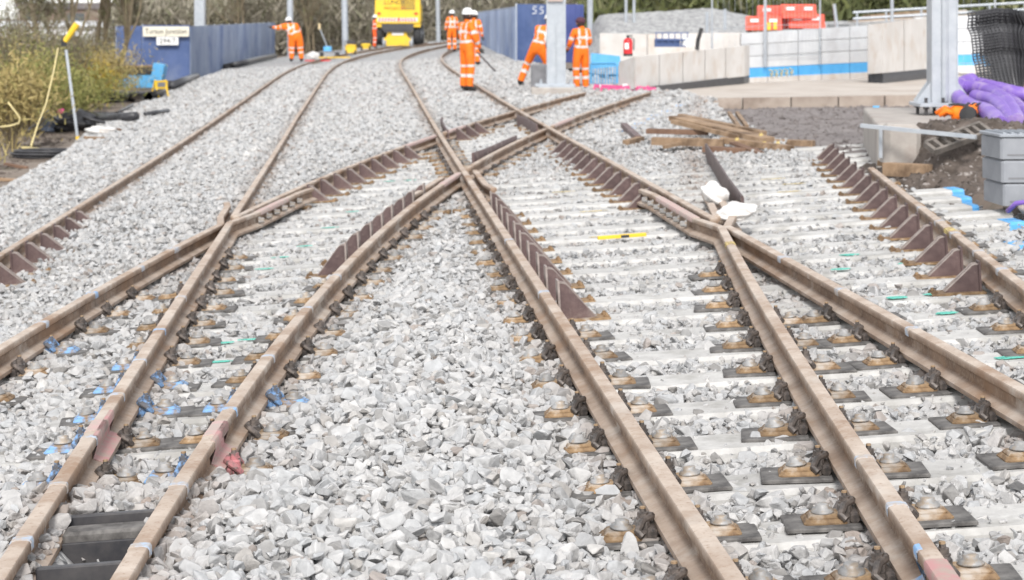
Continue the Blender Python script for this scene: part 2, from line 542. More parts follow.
def scatter_tree(name, col):
    nt = bpy.data.node_groups.new(name, 'GeometryNodeTree')
    nt.interface.new_socket('Geometry', in_out='INPUT', socket_type='NodeSocketGeometry')
    nt.interface.new_socket('Geometry', in_out='OUTPUT', socket_type='NodeSocketGeometry')
    N, L = nt.nodes, nt.links
    gi, go = N.new('NodeGroupInput'), N.new('NodeGroupOutput')
    ci = N.new('GeometryNodeCollectionInfo'); ci.inputs['Collection'].default_value = col
    ci.inputs['Separate Children'].default_value = True; ci.inputs['Reset Children'].default_value = True
    ip = N.new('GeometryNodeInstanceOnPoints'); ip.inputs['Pick Instance'].default_value = True
    def named(n_, t):
        a = N.new('GeometryNodeInputNamedAttribute'); a.data_type = t; a.inputs['Name'].default_value = n_
        return a.outputs[0]
    e2r = N.new('FunctionNodeEulerToRotation')
    L.new(named('turn', 'FLOAT_VECTOR'), e2r.inputs[0])
    L.new(e2r.outputs[0], ip.inputs['Rotation'])
    L.new(named('size', 'FLOAT'), ip.inputs['Scale'])
    L.new(named('shape', 'INT'), ip.inputs['Instance Index'])
    L.new(gi.outputs[0], ip.inputs['Points'])
    L.new(ci.outputs[0], ip.inputs['Instance'])
    L.new(ip.outputs[0], go.inputs[0])
    return nt

def scatter(name, pts, size, nshapes, col, tree, flat=.45):
    n = len(pts)
    me = bpy.data.meshes.new(name)
    me.from_pydata(pts.tolist(), [], [])
    turn = np.stack([rng.normal(0, flat, n), rng.normal(0, flat, n), rng.uniform(0, 6.283, n)], 1)
    a = me.attributes.new('turn', 'FLOAT_VECTOR', 'POINT'); a.data.foreach_set('vector', turn.astype(np.float32).ravel())
    a = me.attributes.new('size', 'FLOAT', 'POINT'); a.data.foreach_set('value', size.astype(np.float32))
    a = me.attributes.new('shape', 'INT', 'POINT'); a.data.foreach_set('value', rng.integers(0, nshapes, n).astype(np.int32))
    w_, Y_ = pts[:, 0] + M * pts[:, 1], pts[:, 1]
    nr = np.min(np.abs(np.stack([w_ - f(Y_) for f in (wA, wL1, wL2, wL3, wL4, wM1, wM2, wR)])), axis=0)
    st = np.clip(1 - nr / .22, 0, 1) * rng.uniform(0, .75, n) + (rng.random(n) < .03) * .5
    a = me.attributes.new('stain', 'FLOAT', 'POINT'); a.data.foreach_set('value', np.clip(st, 0, .8).astype(np.float32))
    o = put(name, me)
    md = o.modifiers.new('scatter', 'NODES'); md.node_group = tree
    return o

def field(y0, y1, step, layers, smean, zj, wl=None, wr=4.9):
    out_p, out_s = [], []
    for L_ in range(layers):
        ys = np.arange(y0, y1, step)
        xm = .29 * y1 + .4
        xs = np.arange(-xm, xm, step)
        X, Y = np.meshgrid(xs, ys)
        X = X + rng.uniform(-.5, .5, X.shape) * step
        Y = Y + rng.uniform(-.5, .5, Y.shape) * step
        w = X + M * Y
        lim = np.interp(Y, [0, 22, 30, 40, 60, 110], [-4.75, -4.8, -5.1, -5.9, -6.1, -5.5])
        wr_ = np.interp(Y, [0, 14, 15.5, 17, 20, 24, 30, 34, 40, 60], [5.6, 5.35, 4.95, 4.7, 4.9, 5.0, 5.6, 6.2, 5.6, 5.2])
        edge = .12 * lumps(X, Y, 2.2, 2.)
        k = (np.abs(X) < .2695 * Y * 1.04 + .25) & (w > lim + edge) & (w < wr_ + edge)
        X, Y, w = X[k], Y[k], w[k]
        s = smean * np.clip(rng.lognormal(0, .36, len(X)), .45, 1.9)
        z = ballast_z(X, Y) + rng.uniform(-zj, zj * .7, len(X)) - L_ * .022
        out_p.append(np.stack([X, Y, z], 1)); out_s.append(s)
    return np.concatenate(out_p), np.concatenate(out_s)

fine_col = stone_collection('stone_shapes_fine', fine_stones)
rough_col = stone_collection('stone_shapes_rough', rough_stones)
fine_tree = scatter_tree('scatter_fine', fine_col)
rough_tree = scatter_tree('scatter_rough', rough_col)
Pn, Sn = field(4.3, 11.5, .043, 2, .061, .017)
# the three hundred stones that show largest are objects of their own
vis = np.abs(Pn[:, 0]) < .2695 * Pn[:, 1]
pyr = HORIZON + FPX * (HC - Pn[:, 2]) / Pn[:, 1]
wn_ = Pn[:, 0] + M * Pn[:, 1]
score = np.where(vis & (pyr < 578) & (Pn[:, 2] > ballast_z(Pn[:, 0], Pn[:, 1]) - .012) & (wn_ > -.4) & (wn_ < .85), Sn / Pn[:, 1], 0)
order = np.argsort(-score)[:300]
near = np.zeros(len(Pn), bool); near[order] = True
for i in order:
    o = put('stone', fine_stones[int(rng.integers(0, 20))], bed)
    o.location = Pn[i] + np.array([0, 0, .004])
    o.rotation_euler = (rng.normal(0, .45), rng.normal(0, .45), rng.uniform(0, 6.28))
    o.scale = (Sn[i],) * 3
Pm, Sm = field(11.5, 24, .048, 2, .060, .016)
Pf, Sf = field(24, 36, .060, 1, .078, .018)
Pg, Sg = field(36, 72, .085, 1, .098, .018)
g1 = scatter('ballast_gravel', np.concatenate([Pn[~near], Pm[:0]]), Sn[~near], 20, fine_col, fine_tree)
tag(g1, 'pale grey crushed stone ballast filling the foreground between the rails', 'gravel', kind='stuff')
g2 = scatter('ballast_gravel', np.concatenate([Pm, Pf, Pg]), np.concatenate([Sm, Sf, Sg]), 10, rough_col, rough_tree, .35)
tag(g2, 'pale grey crushed stone ballast farther along the tracks', 'gravel', kind='stuff')

# stone chips and dust-sized spalls lying on the bearers
Pc, Sc = field(4.3, 14, .085, 1, .026, .0)
kc = rng.random(len(Pc)) < .7
Pc, Sc = Pc[kc], Sc[kc] * rng.uniform(.4, 1.5, kc.sum())
Pc[:, 2] = S(Pc[:, 0], Pc[:, 1]) - .163
g3 = scatter('stone_chips', Pc, Sc, 10, rough_col, rough_tree)
tag(g3, 'small grey stone chips scattered over the concrete bearers', 'gravel', kind='stuff')

# ------------------------------------------------------------------ rails
def rail_profile():
    h = [(-.061, -.126), (-.061, -.107), (-.028, -.095), (-.010, -.086), (-.009, -.048), (-.016, -.040), (-.0295, -.033), (-.030, -.010), (-.026, -.003), (-.013, 0)]
    return h + [(-a, b) for a, b in reversed(h)]
PROF = rail_profile()
CROWN = [.2, .6, .65, 0.05, 0, 0, .0, .35, 1, 1]
CROWN = CROWN + CROWN[::-1]

def frames(path):
    pts = [P3(w, Y) for w, Y in path]
    fr = []
    for i, p in enumerate(pts):
        t = (pts[min(i + 1, len(pts) - 1)] - pts[max(i - 1, 0)]).normalized()
        lat = Vector((t.y, -t.x, 0)).normalized()
        lat = (lat + Vector((0, 0, K))).normalized()
        up = lat.cross(t).normalized()
        lat = t.cross(up).normalized()
        fr.append((p, lat, up))
    return fr

def rail_mesh(path, name='rail', material=None, prof=PROF, crown=CROWN, grow=0.0):
    fr = frames(path)
    n = len(prof)
    v, f = [], []
    for p, lat, up in fr:
        for a, b in prof: v.append(tuple(p + lat * a + up * b))
    for i in range(len(fr) - 1):
        for k in range(n):
            f.append((i * n + k, i * n + (k + 1) % n, (i + 1) * n + (k + 1) % n, (i + 1) * n + k))
    f.append(tuple(range(n - 1, -1, -1)))
    e = (len(fr) - 1) * n
    f.append(tuple(e + k for k in range(n)))
    me = bpy.data.meshes.new(name)
    me.from_pydata(v, [], f)
    me.materials.append(material or MT['rail'])
    if crown is not None:
        a = me.attributes.new('crown', 'FLOAT', 'POINT')
        a.data.foreach_set('value', np.tile(np.array(crown, np.float32), len(fr)))
    bm = bmesh.new(); bm.from_mesh(me)
    bmesh.ops.recalc_face_normals(bm, faces=bm.faces)
    for q in bm.faces: q.smooth = len(q.verts) == 4
    for ed in bm.edges:
        if len(ed.link_faces) == 2 and ed.calc_face_angle(0) > math.radians(40): ed.smooth = False
    bm.to_mesh(me); bm.free()
    return me

left_t = thing('railway_turnout', 'rusty railway turnout whose rails meet in the crossing nose nearest the bushes', 'railway track', group='railway tracks of the junction')
right_t = thing('railway_turnout', 'rusty railway turnout with the white bags lying behind its crossing nose', 'railway track', group='railway tracks of the junction')
RAILS = {}
def rail(key, root, path):
    o = put('rail', rail_mesh(path), root)
    RAILS[key] = (o, path)
    return o

rail('A', left_t, railpath(wA, 6, 106))
rail('L1n', left_t, railpath(wL1, 3.2, Y12 - .30, [(float(wL2(y)) + d, y) for y, d in ((Y12 + .35, .112), (Y12 + .9, .114), (Y12 + 1.5, .115), (Y12 + 2.2, .117), (Y12 + 2.6, .15))]))
rail('L2n', left_t, railpath(wL2, 6, Y12 - .42, [(float(wL1(y)) + d, y) for y, d in ((Y12 + .2, -.112), (Y12 + .7, -.114), (Y12 + 1.2, -.118), (Y12 + 1.55, -.15))]))
rail('L1f', left_t, railpath(wL1, Y12 + .25, 106))
rail('L2a', left_t, railpath(wL2, Y12 + .15, Y24 - .30))
rail('L2b', left_t, railpath(wL2, Y24 + .30, Y2M - .30))
rail('L2c', left_t, railpath(wL2, Y2M + .30, 36.5))
rail('L3n', left_t, railpath(wL3, 3.2, Y34 - .32))
rail('L3m', left_t, railpath(wL3, Y34 + .32, Y3M - .30))
rail('L3f', left_t, railpath(wL3, Y3M + .30, 35.2))
rail('L3w', left_t, [(float(wL3(y)) - d, y) for y, d in ((Y34 - 2.6, .15), (Y34 - 2.2, .118), (Y34 - 1.2, .114), (Y34 - .75, .113))])
rail('L4', right_t, railpath(wL4, 3.2, 106))
rail('M1n', right_t, railpath(wM1, 3.2, YM - .34, [(float(wM2(y)) - d, y) for y, d in ((YM + .25, .112), (YM + .8, .114), (YM + 1.6, .115), (YM + 2.3, .117), (YM + 2.8, .15))]))
rail('M2n', right_t, railpath(wM2, 4.5, YM - .30, [(float(wM1(y)) + d, y) for y, d in ((YM + .3, .112), (YM + .9, .10), (YM + 1.7, .09), (YM + 2.4, .06), (YM + 3.1, .05))]))
rail('M2f', right_t, railpath(wM2, YM + .2, 106))
rail('M1f', right_t, railpath(wM1, YM + .35, YM + 1.3))
rail('R', right_t, railpath(wR, 6, 17.1))
rail('w34', right_t, [(float(wL4(y)) + d, y) for y, d in ((Y34 - 2.3, .16), (Y34 - 1.8, .118), (Y34 - .9, .113), (Y34 - .1, .113))])

# paint marks on the rails: a thin skin over the rail
SKIN = [(a * 1.0 + (.0025 if a > 0 else -.0025), b + .0022) for a, b in PROF[1:-1]]
def skin(key, y0, y1, material, part='head'):
    o, path = RAILS[key]
    W = [p[0] for p in path]; YY = [p[1] for p in path]
    ys = np.linspace(y0, y1, 5)
    pth = [(float(np.interp(y, YY, W)), float(y)) for y in ys]
    prof = {'head': SKIN[5:13], 'all': SKIN, 'right': SKIN[9:], 'left': SKIN[:9]}[part]
    prof = list(prof)
    inner = [(a * .97, b - .004) for a, b in reversed(prof)]
    put('paint_mark', rail_mesh(pth, 'paint_mark', material, prof + inner, None), o)
for key, y, ln, m_ in [
    ('L1n', 5.75, .07, 'blue_paint'), ('L1n', 6.45, .05, 'pale_blue'), ('L1n', 7.2, .05, 'pale_blue'), ('L1n', 8.05, .06, 'pale_blue'), ('L1n', 8.9, .06, 'blue_paint'), ('L1n', 9.8, .06, 'blue_paint'), ('L1n', 11.0, .07, 'pale_blue'),
    ('L2n', 10.3, .09, 'blue_paint'), ('L2n', 11.4, .09, 'blue_paint'), ('L2n', 12.6, .12, 'pale_blue'), ('L2n', 13.6, .2, 'blue_paint'),
    ('L3n', 5.6, .06, 'pale_blue'), ('L3n', 6.35, .06, 'blue_paint'), ('L3n', 7.6, .06, 'blue_paint'), ('L3n', 8.8, .06, 'pale_blue'), ('L3n', 10.3, .07, 'pale_blue'), ('L3n', 11.6, .08, 'pale_blue'),
    ('L4', 10.4, .1, 'pale_blue'), ('L4', 13.0, .1, 'pale_blue'), ('M1n', 6.2, .05, 'blue_paint'), ('M1n', 5.6, .05, 'blue_paint'), ('M1n', 12.1, .2, 'yellow_paint'),
    ('M2n', 8.6, .08, 'pale_blue'), ('M2n', 9.9, .1, 'pale_blue'), ('M2n', 11.3, .12, 'pale_blue'),
    ('R', 11.1, .1, 'pale_blue'), ('R', 12.2, .25, 'yellow_paint'), ('R', 12.0, .1, 'pale_blue'), ('R', 12.7, .1, 'pale_blue'), ('R', 13.6, .1, 'pale_blue'), ('R', 10.3, .1, 'pale_blue')]:
    skin(key, y - ln * .35, y + ln * .35, MT['pale_blue' if (m_ == 'blue_paint' and random.random() < .45) else m_])
skin('M1n', 4.7, 5.02, MT['red_paint'])
skin('M1n', 5.12, 5.17, MT['blue_paint'], 'left')
skin('L1n', 7.2, 7.7, MT['red_paint'], 'right')
skin('L3n', 7.0, 7.35, MT['red_paint'], 'right')
skin('L3n', 7.1, 7.35, MT['pink_paint'])
skin('L1n', 7.3, 7.5, MT['pink_paint'])
skin('L1n', Y12 + .45, Y12 + 1.6, MT['pink_paint'])
skin('L2a', Y24 - 2.2, Y24 - .35, MT['pink_paint'])
skin('L2b', Y24 + .35, Y24 + 1.6, MT['pink_paint'])
skin('L3n', Y34 - 1.6, Y34 - .4, MT['pink_paint'])
skin('L3f', Y3M + .35, Y3M + 2.0, MT['pink_paint'])
skin('M1n', YM + .3, YM + 2.0, MT['pink_paint'])
skin('M2n', YM + 2.0, YM + 3.0, MT['pink_paint'])

# ------------------------------------------------------------------ bearers, baseplates and clips
b0 = on_surface(876, 336, -.14)
V0 = ((-M * b0.x + b0.y) / NRM) % PITCH
def rail_at(f, v):            # (u, Y) where a rail crosses the bearer at v
    u = 0.0
    for _ in range(8):
        Y = (M * u + v) / NRM
        u = float(f(Y)) / NRM
    return u, (M * u + v) / NRM

def bearer_mesh(length, material):
    b = MB()
    w2, h, c = .14, .20, .018
    prof = [(-w2 - .01, -h), (w2 + .01, -h), (w2, -c), (w2 - c, 0), (-w2 + c, 0), (-w2, -c)]
    b.prism(prof, length, 'x')
    return b.mesh('bearer', material)
TILT = math.atan(K)
def frame_at(u, v, dz, yaw=0.0):
    X, Y = uv(u, v)
    slope = (float(S(X + .0, Y + .3)) - float(S(X, Y - .3))) / .6 - K * M
    base = Matrix.Rotation(math.atan(M) + yaw, 4, 'Z') @ Matrix.Rotation(-TILT, 4, 'Y')
    return Matrix.Translation((X, Y, float(S(X, Y)) + dz)) @ base

def u_of(f, v): return rail_at(f, v)[0]
ks = range(int(3.6 / PITCH), int(34 / PITCH))
bearer_cache = {}
def bearer(root, u0, u1, v, material=None):
    key = round(u1 - u0, 1)
    if (key, material) not in bearer_cache: bearer_cache[(key, material)] = bearer_mesh(key, material or MT['bearer'])
    return put('bearer', bearer_cache[(key, material)], root, frame_at((u0 + u1) / 2, v, -.165 + random.uniform(-.006, .006), random.uniform(-.006, .006)))
BEARERS, ENDS = [], []
for k in ks:
    v = V0 + k * PITCH
    l3, l4, r_ = u_of(wL3, v), u_of(wL4, v), u_of(wR, v)
    if v < 16.8:
        a0 = min(u_of(wA, v), u_of(wL2, v)) - .55
        a1 = min(l3 + .55, (l3 + l4) / 2 - .02)
        if v > 4.9 or True:
            bearer(left_t, a0, a1, v)
        u1_ = max(r_, u_of(wM2, v)) + .55 + random.uniform(0, .25)
        bo = bearer(right_t, max(l4 - .55, (l3 + l4) / 2 + .02), u1_, v)
        ENDS.append((bo, u1_, v))
    elif v < 31:
        far_r = max(u_of(wM2, v), l3) + .55
        if v < 22: far_r = max(far_r, r_ + .5)
        bearer(right_t, u_of(wL2, v) - .5, far_r, v)
    BEARERS.append(v)

# one fastening: pad, rusty plate, washer bolt, shoulder with clip (local x points away from the rail)
def m_pad():
    return MB().cbox((.165, 0, .006), (.24, .19, .012), .004).mesh('rubber_pad', MT['pad'])
def m_plate():
    b = MB()
    b.cbox((.155, 0, .019), (.140, .118, .014), .010)
    b.cbox((.155, 0, .032), (.108, .090, .012), .008)
    return b.mesh('baseplate', [MT['plate']])
def m_washer():
    b = MB()
    b.lathe((.160, 0, .038), [(.036, 0), (.037, .006), (.033, .008), (.033, .012), (.022, .013), (.022, .026), (.016, .029), (.006, .030)], 12)
    me = b.mesh('washer', MT['washer'], True)
    return me
def m_clip():
    b = MB()
    # cast shoulder, coiled spring bar bearing on the rail foot, bolt with nut on top
    b.cbox((.096, 0, .024), (.044, .105, .036), .010)
    b.cbox((.090, .004, .052), (.040, .056, .030), .008)
    b.tube([(.066, -.062, .026), (.066, -.045, .030), (.064, .040, .030), (.066, .058, .026)], [.016, .0185, .0185, .015], 10)
    b.tube([(.112, -.050, .026), (.098, -.060, .046), (.074, -.050, .062), (.062, -.026, .066), (.068, .0, .070), (.094, .030, .064), (.108, .050, .040), (.092, .060, .026)], .0125, 8)
    b.tube([(.040, -.030, .020), (.066, -.034, .030)], .011, 8)
    b.lathe((.088, .002, .064), [(.022, 0), (.022, .006), (.0175, .007), (.0175, .022), (.010, .024), (.009, .034)], 6)
    b.lathe((.088, .002, .097), [(.0092, 0), (.0092, .006)], 6, 1)
    return b.mesh('spring_clip', [MT['clip'], MT['bolt']])
def m_far():
    b = MB()
    b.cbox((.155, 0, .016), (.15, .13, .03), .01, 0)
    b.cbox((.085, 0, .040), (.05, .11, .06), .012, 1)
    b.lathe((.16, 0, .03), [(.038, 0), (.036, .02), (.012, .03)], 8, 2)
    return b.mesh('baseplate', [MT['plate'], MT['clip'], MT['washer']])
MPAD, MPLATE, MWASH, MCLIP, MFAR = m_pad(), m_plate(), m_washer(), m_clip(), m_far()
for me_ in (MPAD, MPLATE): pass
blue_clip = MCLIP.copy(); blue_clip.materials[0] = MT['blue_clip']
blue_plate = MPLATE.copy(); blue_plate.materials[0] = MT['blue_plate']
red_clip = MCLIP.copy(); red_clip.materials[0] = MT['red_clip']

def heading(f, Y):
    return float((f(Y + .1) - f(Y - .1)) / .2)
fr_rng = random.Random(3)
def fastening(root, f, v, side, detail, extra=0.0):
    u, Y = rail_at(f, v)
    yaw = -heading(f, Y) * .8
    m_ = frame_at(u, v, -.163, yaw)
    flip = Matrix.Rotation(math.pi, 4, 'Z') if side < 0 else Matrix.Identity(4)
    m_ = m_ @ Matrix.Translation((side * extra, fr_rng.uniform(-.012, .012), 0)) @ flip @ Matrix.Rotation(fr_rng.uniform(-.11, .11), 4, 'Z') @ Matrix.Scale(fr_rng.uniform(.94, 1.08), 4)
    if not detail:
        return put('baseplate', MFAR, root, m_)
    blue = f is wL1 and 7.0 < Y < 9.9 or f is wL2 and 9.2 < Y < 10.6 or f is wL3 and 6.6 < Y < 8.6 and (side < 0 or Y > 7.5)
    blue = blue and fr_rng.random() < .6
    o = put('baseplate', blue_plate if blue else MPLATE, root, m_)
    put('rubber_pad', MPAD, o)
    wo_ = put('washer', MWASH, o)
    wo_.rotation_euler = (fr_rng.uniform(-.1, .1), fr_rng.uniform(-.1, .1), fr_rng.uniform(0, 3)); 
    wo_.location = Vector((.160, 0, 0)) - (wo_.rotation_euler.to_matrix() @ Vector((.160, 0, 0)))
    put('spring_clip', red_clip if (f is wL3 and side > 0 and 6.9 < Y < 7.5) else (blue_clip if blue else MCLIP), o)
    return o

BR = []   # bracket positions are filled by the check rails below
def in_range(Y, spans): return any(a <= Y <= b for a, b in spans)
# brackets: (rail, side they lean to, span of distance)
BRACKETS = [(left_t, wA, 1, (13.0, 17.6)), (left_t, wL2, 1, (17.9, 24.2)), (left_t, wL2, 1, (Y24 + .2, Y24 + 2.3)), (left_t, wL3, -1, (12.3, 17.6)),
            (right_t, wL4, 1, (10.3, 16.6)), (right_t, wM2, -1, (15.9, 23.6)), (right_t, wR, -1, (10.3, 20.4))]
def bracket_here(f, side, Y):
    return any(g is f and s == side and a <= Y <= b for _, g, s, (a, b) in BRACKETS)
for v in BEARERS:
    for root, f, y0, y1 in ((left_t, wA, 8, 18.5), (left_t, wL1, 6.7, 14.6), (left_t, wL2, 6, 14.2), (left_t, wL2, 17.8, 30.5), (left_t, wL3, 6.7, 18.9), (left_t, wL3, 20.2, 33),
                            (right_t, wL4, 3, 33), (right_t, wM1, 3, 12.2), (right_t, wM2, 5, 12.3), (right_t, wM2, 16.2, 33), (right_t, wR, 7, 17)):
        u, Y = rail_at(f, v)
        if not (y0 < Y < y1): continue
        X = u - M * Y
        if abs(X) > .275 * Y + .5: continue
        for side in (-1, 1):
            if bracket_here(f, side, Y): continue
            # two rails too close for plates between them
            others = [g for g in (wA, wL1, wL2, wL3, wL4, wM1, wM2, wR) if g is not f]
            gap = min([side * (float(g(Y)) - u) for g in others if side * (float(g(Y)) - u) > 0] + [9])
            if gap < .42: continue
            fastening(root, f, v, side, Y < 16.5)
    # bolts through the crossings
# crossing bolts: bright nuts along the wing rails
def m_nut():
    b = MB()
    b.lathe((0, 0, 0), [(.03, 0), (.03, .012), (.022, .014), (.022, .045), (.012, .05)], 6, rot=Matrix.Rotation(math.pi / 2, 3, 'Y'))
    return b.mesh('crossing_bolt', MT['washer'])
MNUT = m_nut()
for root, f, ys, d in ((left_t, wL2, np.arange(Y12 + .35, Y12 + 2.3, .33), .145), (right_t, wM2, np.arange(YM + .5, YM + 2.6, .33), -.145)):
    for y in ys:
        p = P3(float(f(y)) + d, y, -.066)
        put('crossing_bolt', MNUT, root, Matrix.Translation(p) @ Matrix.Rotation(0 if d > 0 else math.pi, 4, 'Z') @ Matrix.Rotation(.15 * (1 if d > 0 else -1), 4, 'Z'))

# ------------------------------------------------------------------ check rail brackets
def m_bracket(H_=.158, face=0):
    b = MB()
    b.box((.006, 0, H_ / 2 + .008), (.012, .095, H_ + .02), 1 if face else 0)                  # upright face towards the rail
    tri = [(.012, 0), (.20, 0), (.20, .014), (.062, H_ - .022), (.046, H_ - .005), (.030, H_), (.012, H_)]
    b.prism(tri, .014, 'y', 0, .026)
    b.prism(tri, .014, 'y', 0, -.026)
    edge = [(.012, H_ - .001), (.030, H_ - .001), (.046, H_ - .006), (.062, H_ - .023), (.20, .013), (.205, .017), (.066, H_ - .019), (.049, H_ - .001), (.031, H_ + .005), (.012, H_ + .005)]
    b.prism(edge, .017, 'y', 1, .026)
    b.prism(edge, .017, 'y', 1, -.026)
    b.box((.13, 0, .004), (.30, .16, .012), 2)
    for sx_, sy_ in ((.26, .045), (.26, -.045)):
        b.lathe((sx_, sy_, .010), [(.017, 0), (.017, .010), (.010, .012), (.009, .02)], 6, 2)
    b.tube([(.016, .017, .02), (.016, .017, H_ - .02)], .004, 5, 1)
    return b.mesh('check_rail_bracket', [MT['bracket'], mat('dusty_bracket_edge', (.22, .18, .165), (.32, .275, .25), .8, 20), MT['plate']])
MBR = m_bracket()
MBR2 = m_bracket(.205, 1)
for root, f, side, (y0, y1) in BRACKETS:
    for v in [V0 + k * PITCH for k in range(60)]:
        u, Y = rail_at(f, v)
        if not y0 <= Y <= y1: continue
        m_ = frame_at(u + side * (.074 + random.uniform(-.004, .006)), v, -.163, -heading(f, Y) * .9 + random.uniform(-.03, .03))
        if side < 0: m_ = m_ @ Matrix.Rotation(math.pi, 4, 'Z')
        put('check_rail_bracket', MBR2 if f in (wL3, wL4) else MBR, root, m_)

# brown raised check rails
def check(root, pts):
    prof = [(-.012, -.15), (-.012, .01), (-.006, .022), (.010, .022), (.016, .01), (.016, -.15)]
    put('check_rail', rail_mesh(pts, 'check_rail', MT['bracket'], prof, None), root)
check(left_t, [(float(wL4(y)) + .12 + d, y) for y, d in ((Y24 + .35, .0), (Y24 + 1.5, 0), (Y24 + 3.4, .02), (Y24 + 4.0, .06))])
check(left_t, [(float(wL3(y)) - .14 - d, y) for y, d in ((21.6, .08), (22.2, .02), (24.4, .0))])
check(right_t, [(float(wM2(y)) - .13 - d, y) for y, d in ((Y3M + .4, .0), (Y3M + 2.6, .0), (Y3M + 3.2, .05))])
wp = [on_surface(x, y, -.05) for x, y in ((742, 205), (728, 186), (716, 166), (706, 150))]
check(right_t, [(p.x + M * p.y, p.y) for p in wp])

# hollow steel bearers between the two converging rails at the near end
def hollow(v, u0, u1):
    b = MB()
    L_ = u1 - u0
    b.cbox((0, 0, -.06), (L_, .03, .12), .005)
    o = b.build('hollow_bearer', MT['black_steel'], left_t)
    o.matrix_local = frame_at((u0 + u1) / 2, v, -.062)
for px in ((95, 514), (66, 566)):
    p = on_surface(px[0], px[1], -.062)
    v = (-M * p.x + p.y) / NRM
    hollow(v, u_of(wL1, v) + .06, u_of(wL3, v) - .06)

p = on_surface(84, 536, -.11)
v = (-M * p.x + p.y) / NRM
b = MB(); b.cbox((0, 0, -.06), (u_of(wL3, v) - u_of(wL1, v) - .13, .10, .12), .01); o = b.build('spacer_block', MT['pad'], left_t); o.matrix_local = frame_at((u_of(wL1, v) + u_of(wL3, v)) / 2, v, -.085)
b = MB(); b.cbox((0, -.06, -.075), (u_of(wL3, v) - u_of(wL1, v) - .13, .016, .10), .003); o = b.build('hollow_bearer', MT['black_steel'], left_t); o.matrix_local = frame_at((u_of(wL1, v) + u_of(wL3, v)) / 2, v, -.09)
# sprayed marks on the bearers: thin films of paint
def film(root, x, y, lx, ly, m_, dz=-.159):
    p = on_surface(x, y, dz)
    u, v = (p.x + M * p.y) / NRM, (-M * p.x + p.y) / NRM
    k = round((v - V0) / PITCH)
    v = V0 + k * PITCH + random.uniform(-.06, .02)
    b = MB()
    n = 9
    r = [random.uniform(.7, 1.0) for _ in range(n)]
    poly = [(lx / 2 * r[i] * math.cos(6.283 * i / n), ly / 2 * r[i] * math.sin(6.283 * i / n)) for i in range(n)]
    b.prism(poly, .003, 'z')
    o = b.build('paint_mark', MT[m_], root)
    o.matrix_local = frame_at(u, v, dz + .004)
for x, y in ((850, 255), (905, 262), (960, 320), (948, 300), (900, 300), (985, 345), (1005, 300), (838, 268), (955, 278)):
    film(right_t, x, y, .16, .08, 'teal_paint')
for x, y in ((215, 368), (240, 366), (262, 272), (330, 226), (352, 210), (222, 346), (250, 343), (280, 258), (305, 247), (390, 182), (410, 178)):
    film(left_t, x, y, .16, .05, 'teal_paint')
for x, y in ((775, 180), (785, 190), (640, 238), (610, 240), (565, 195), (590, 208), (800, 186)):
    film(right_t, x, y, .28, .045, 'yellow_paint')

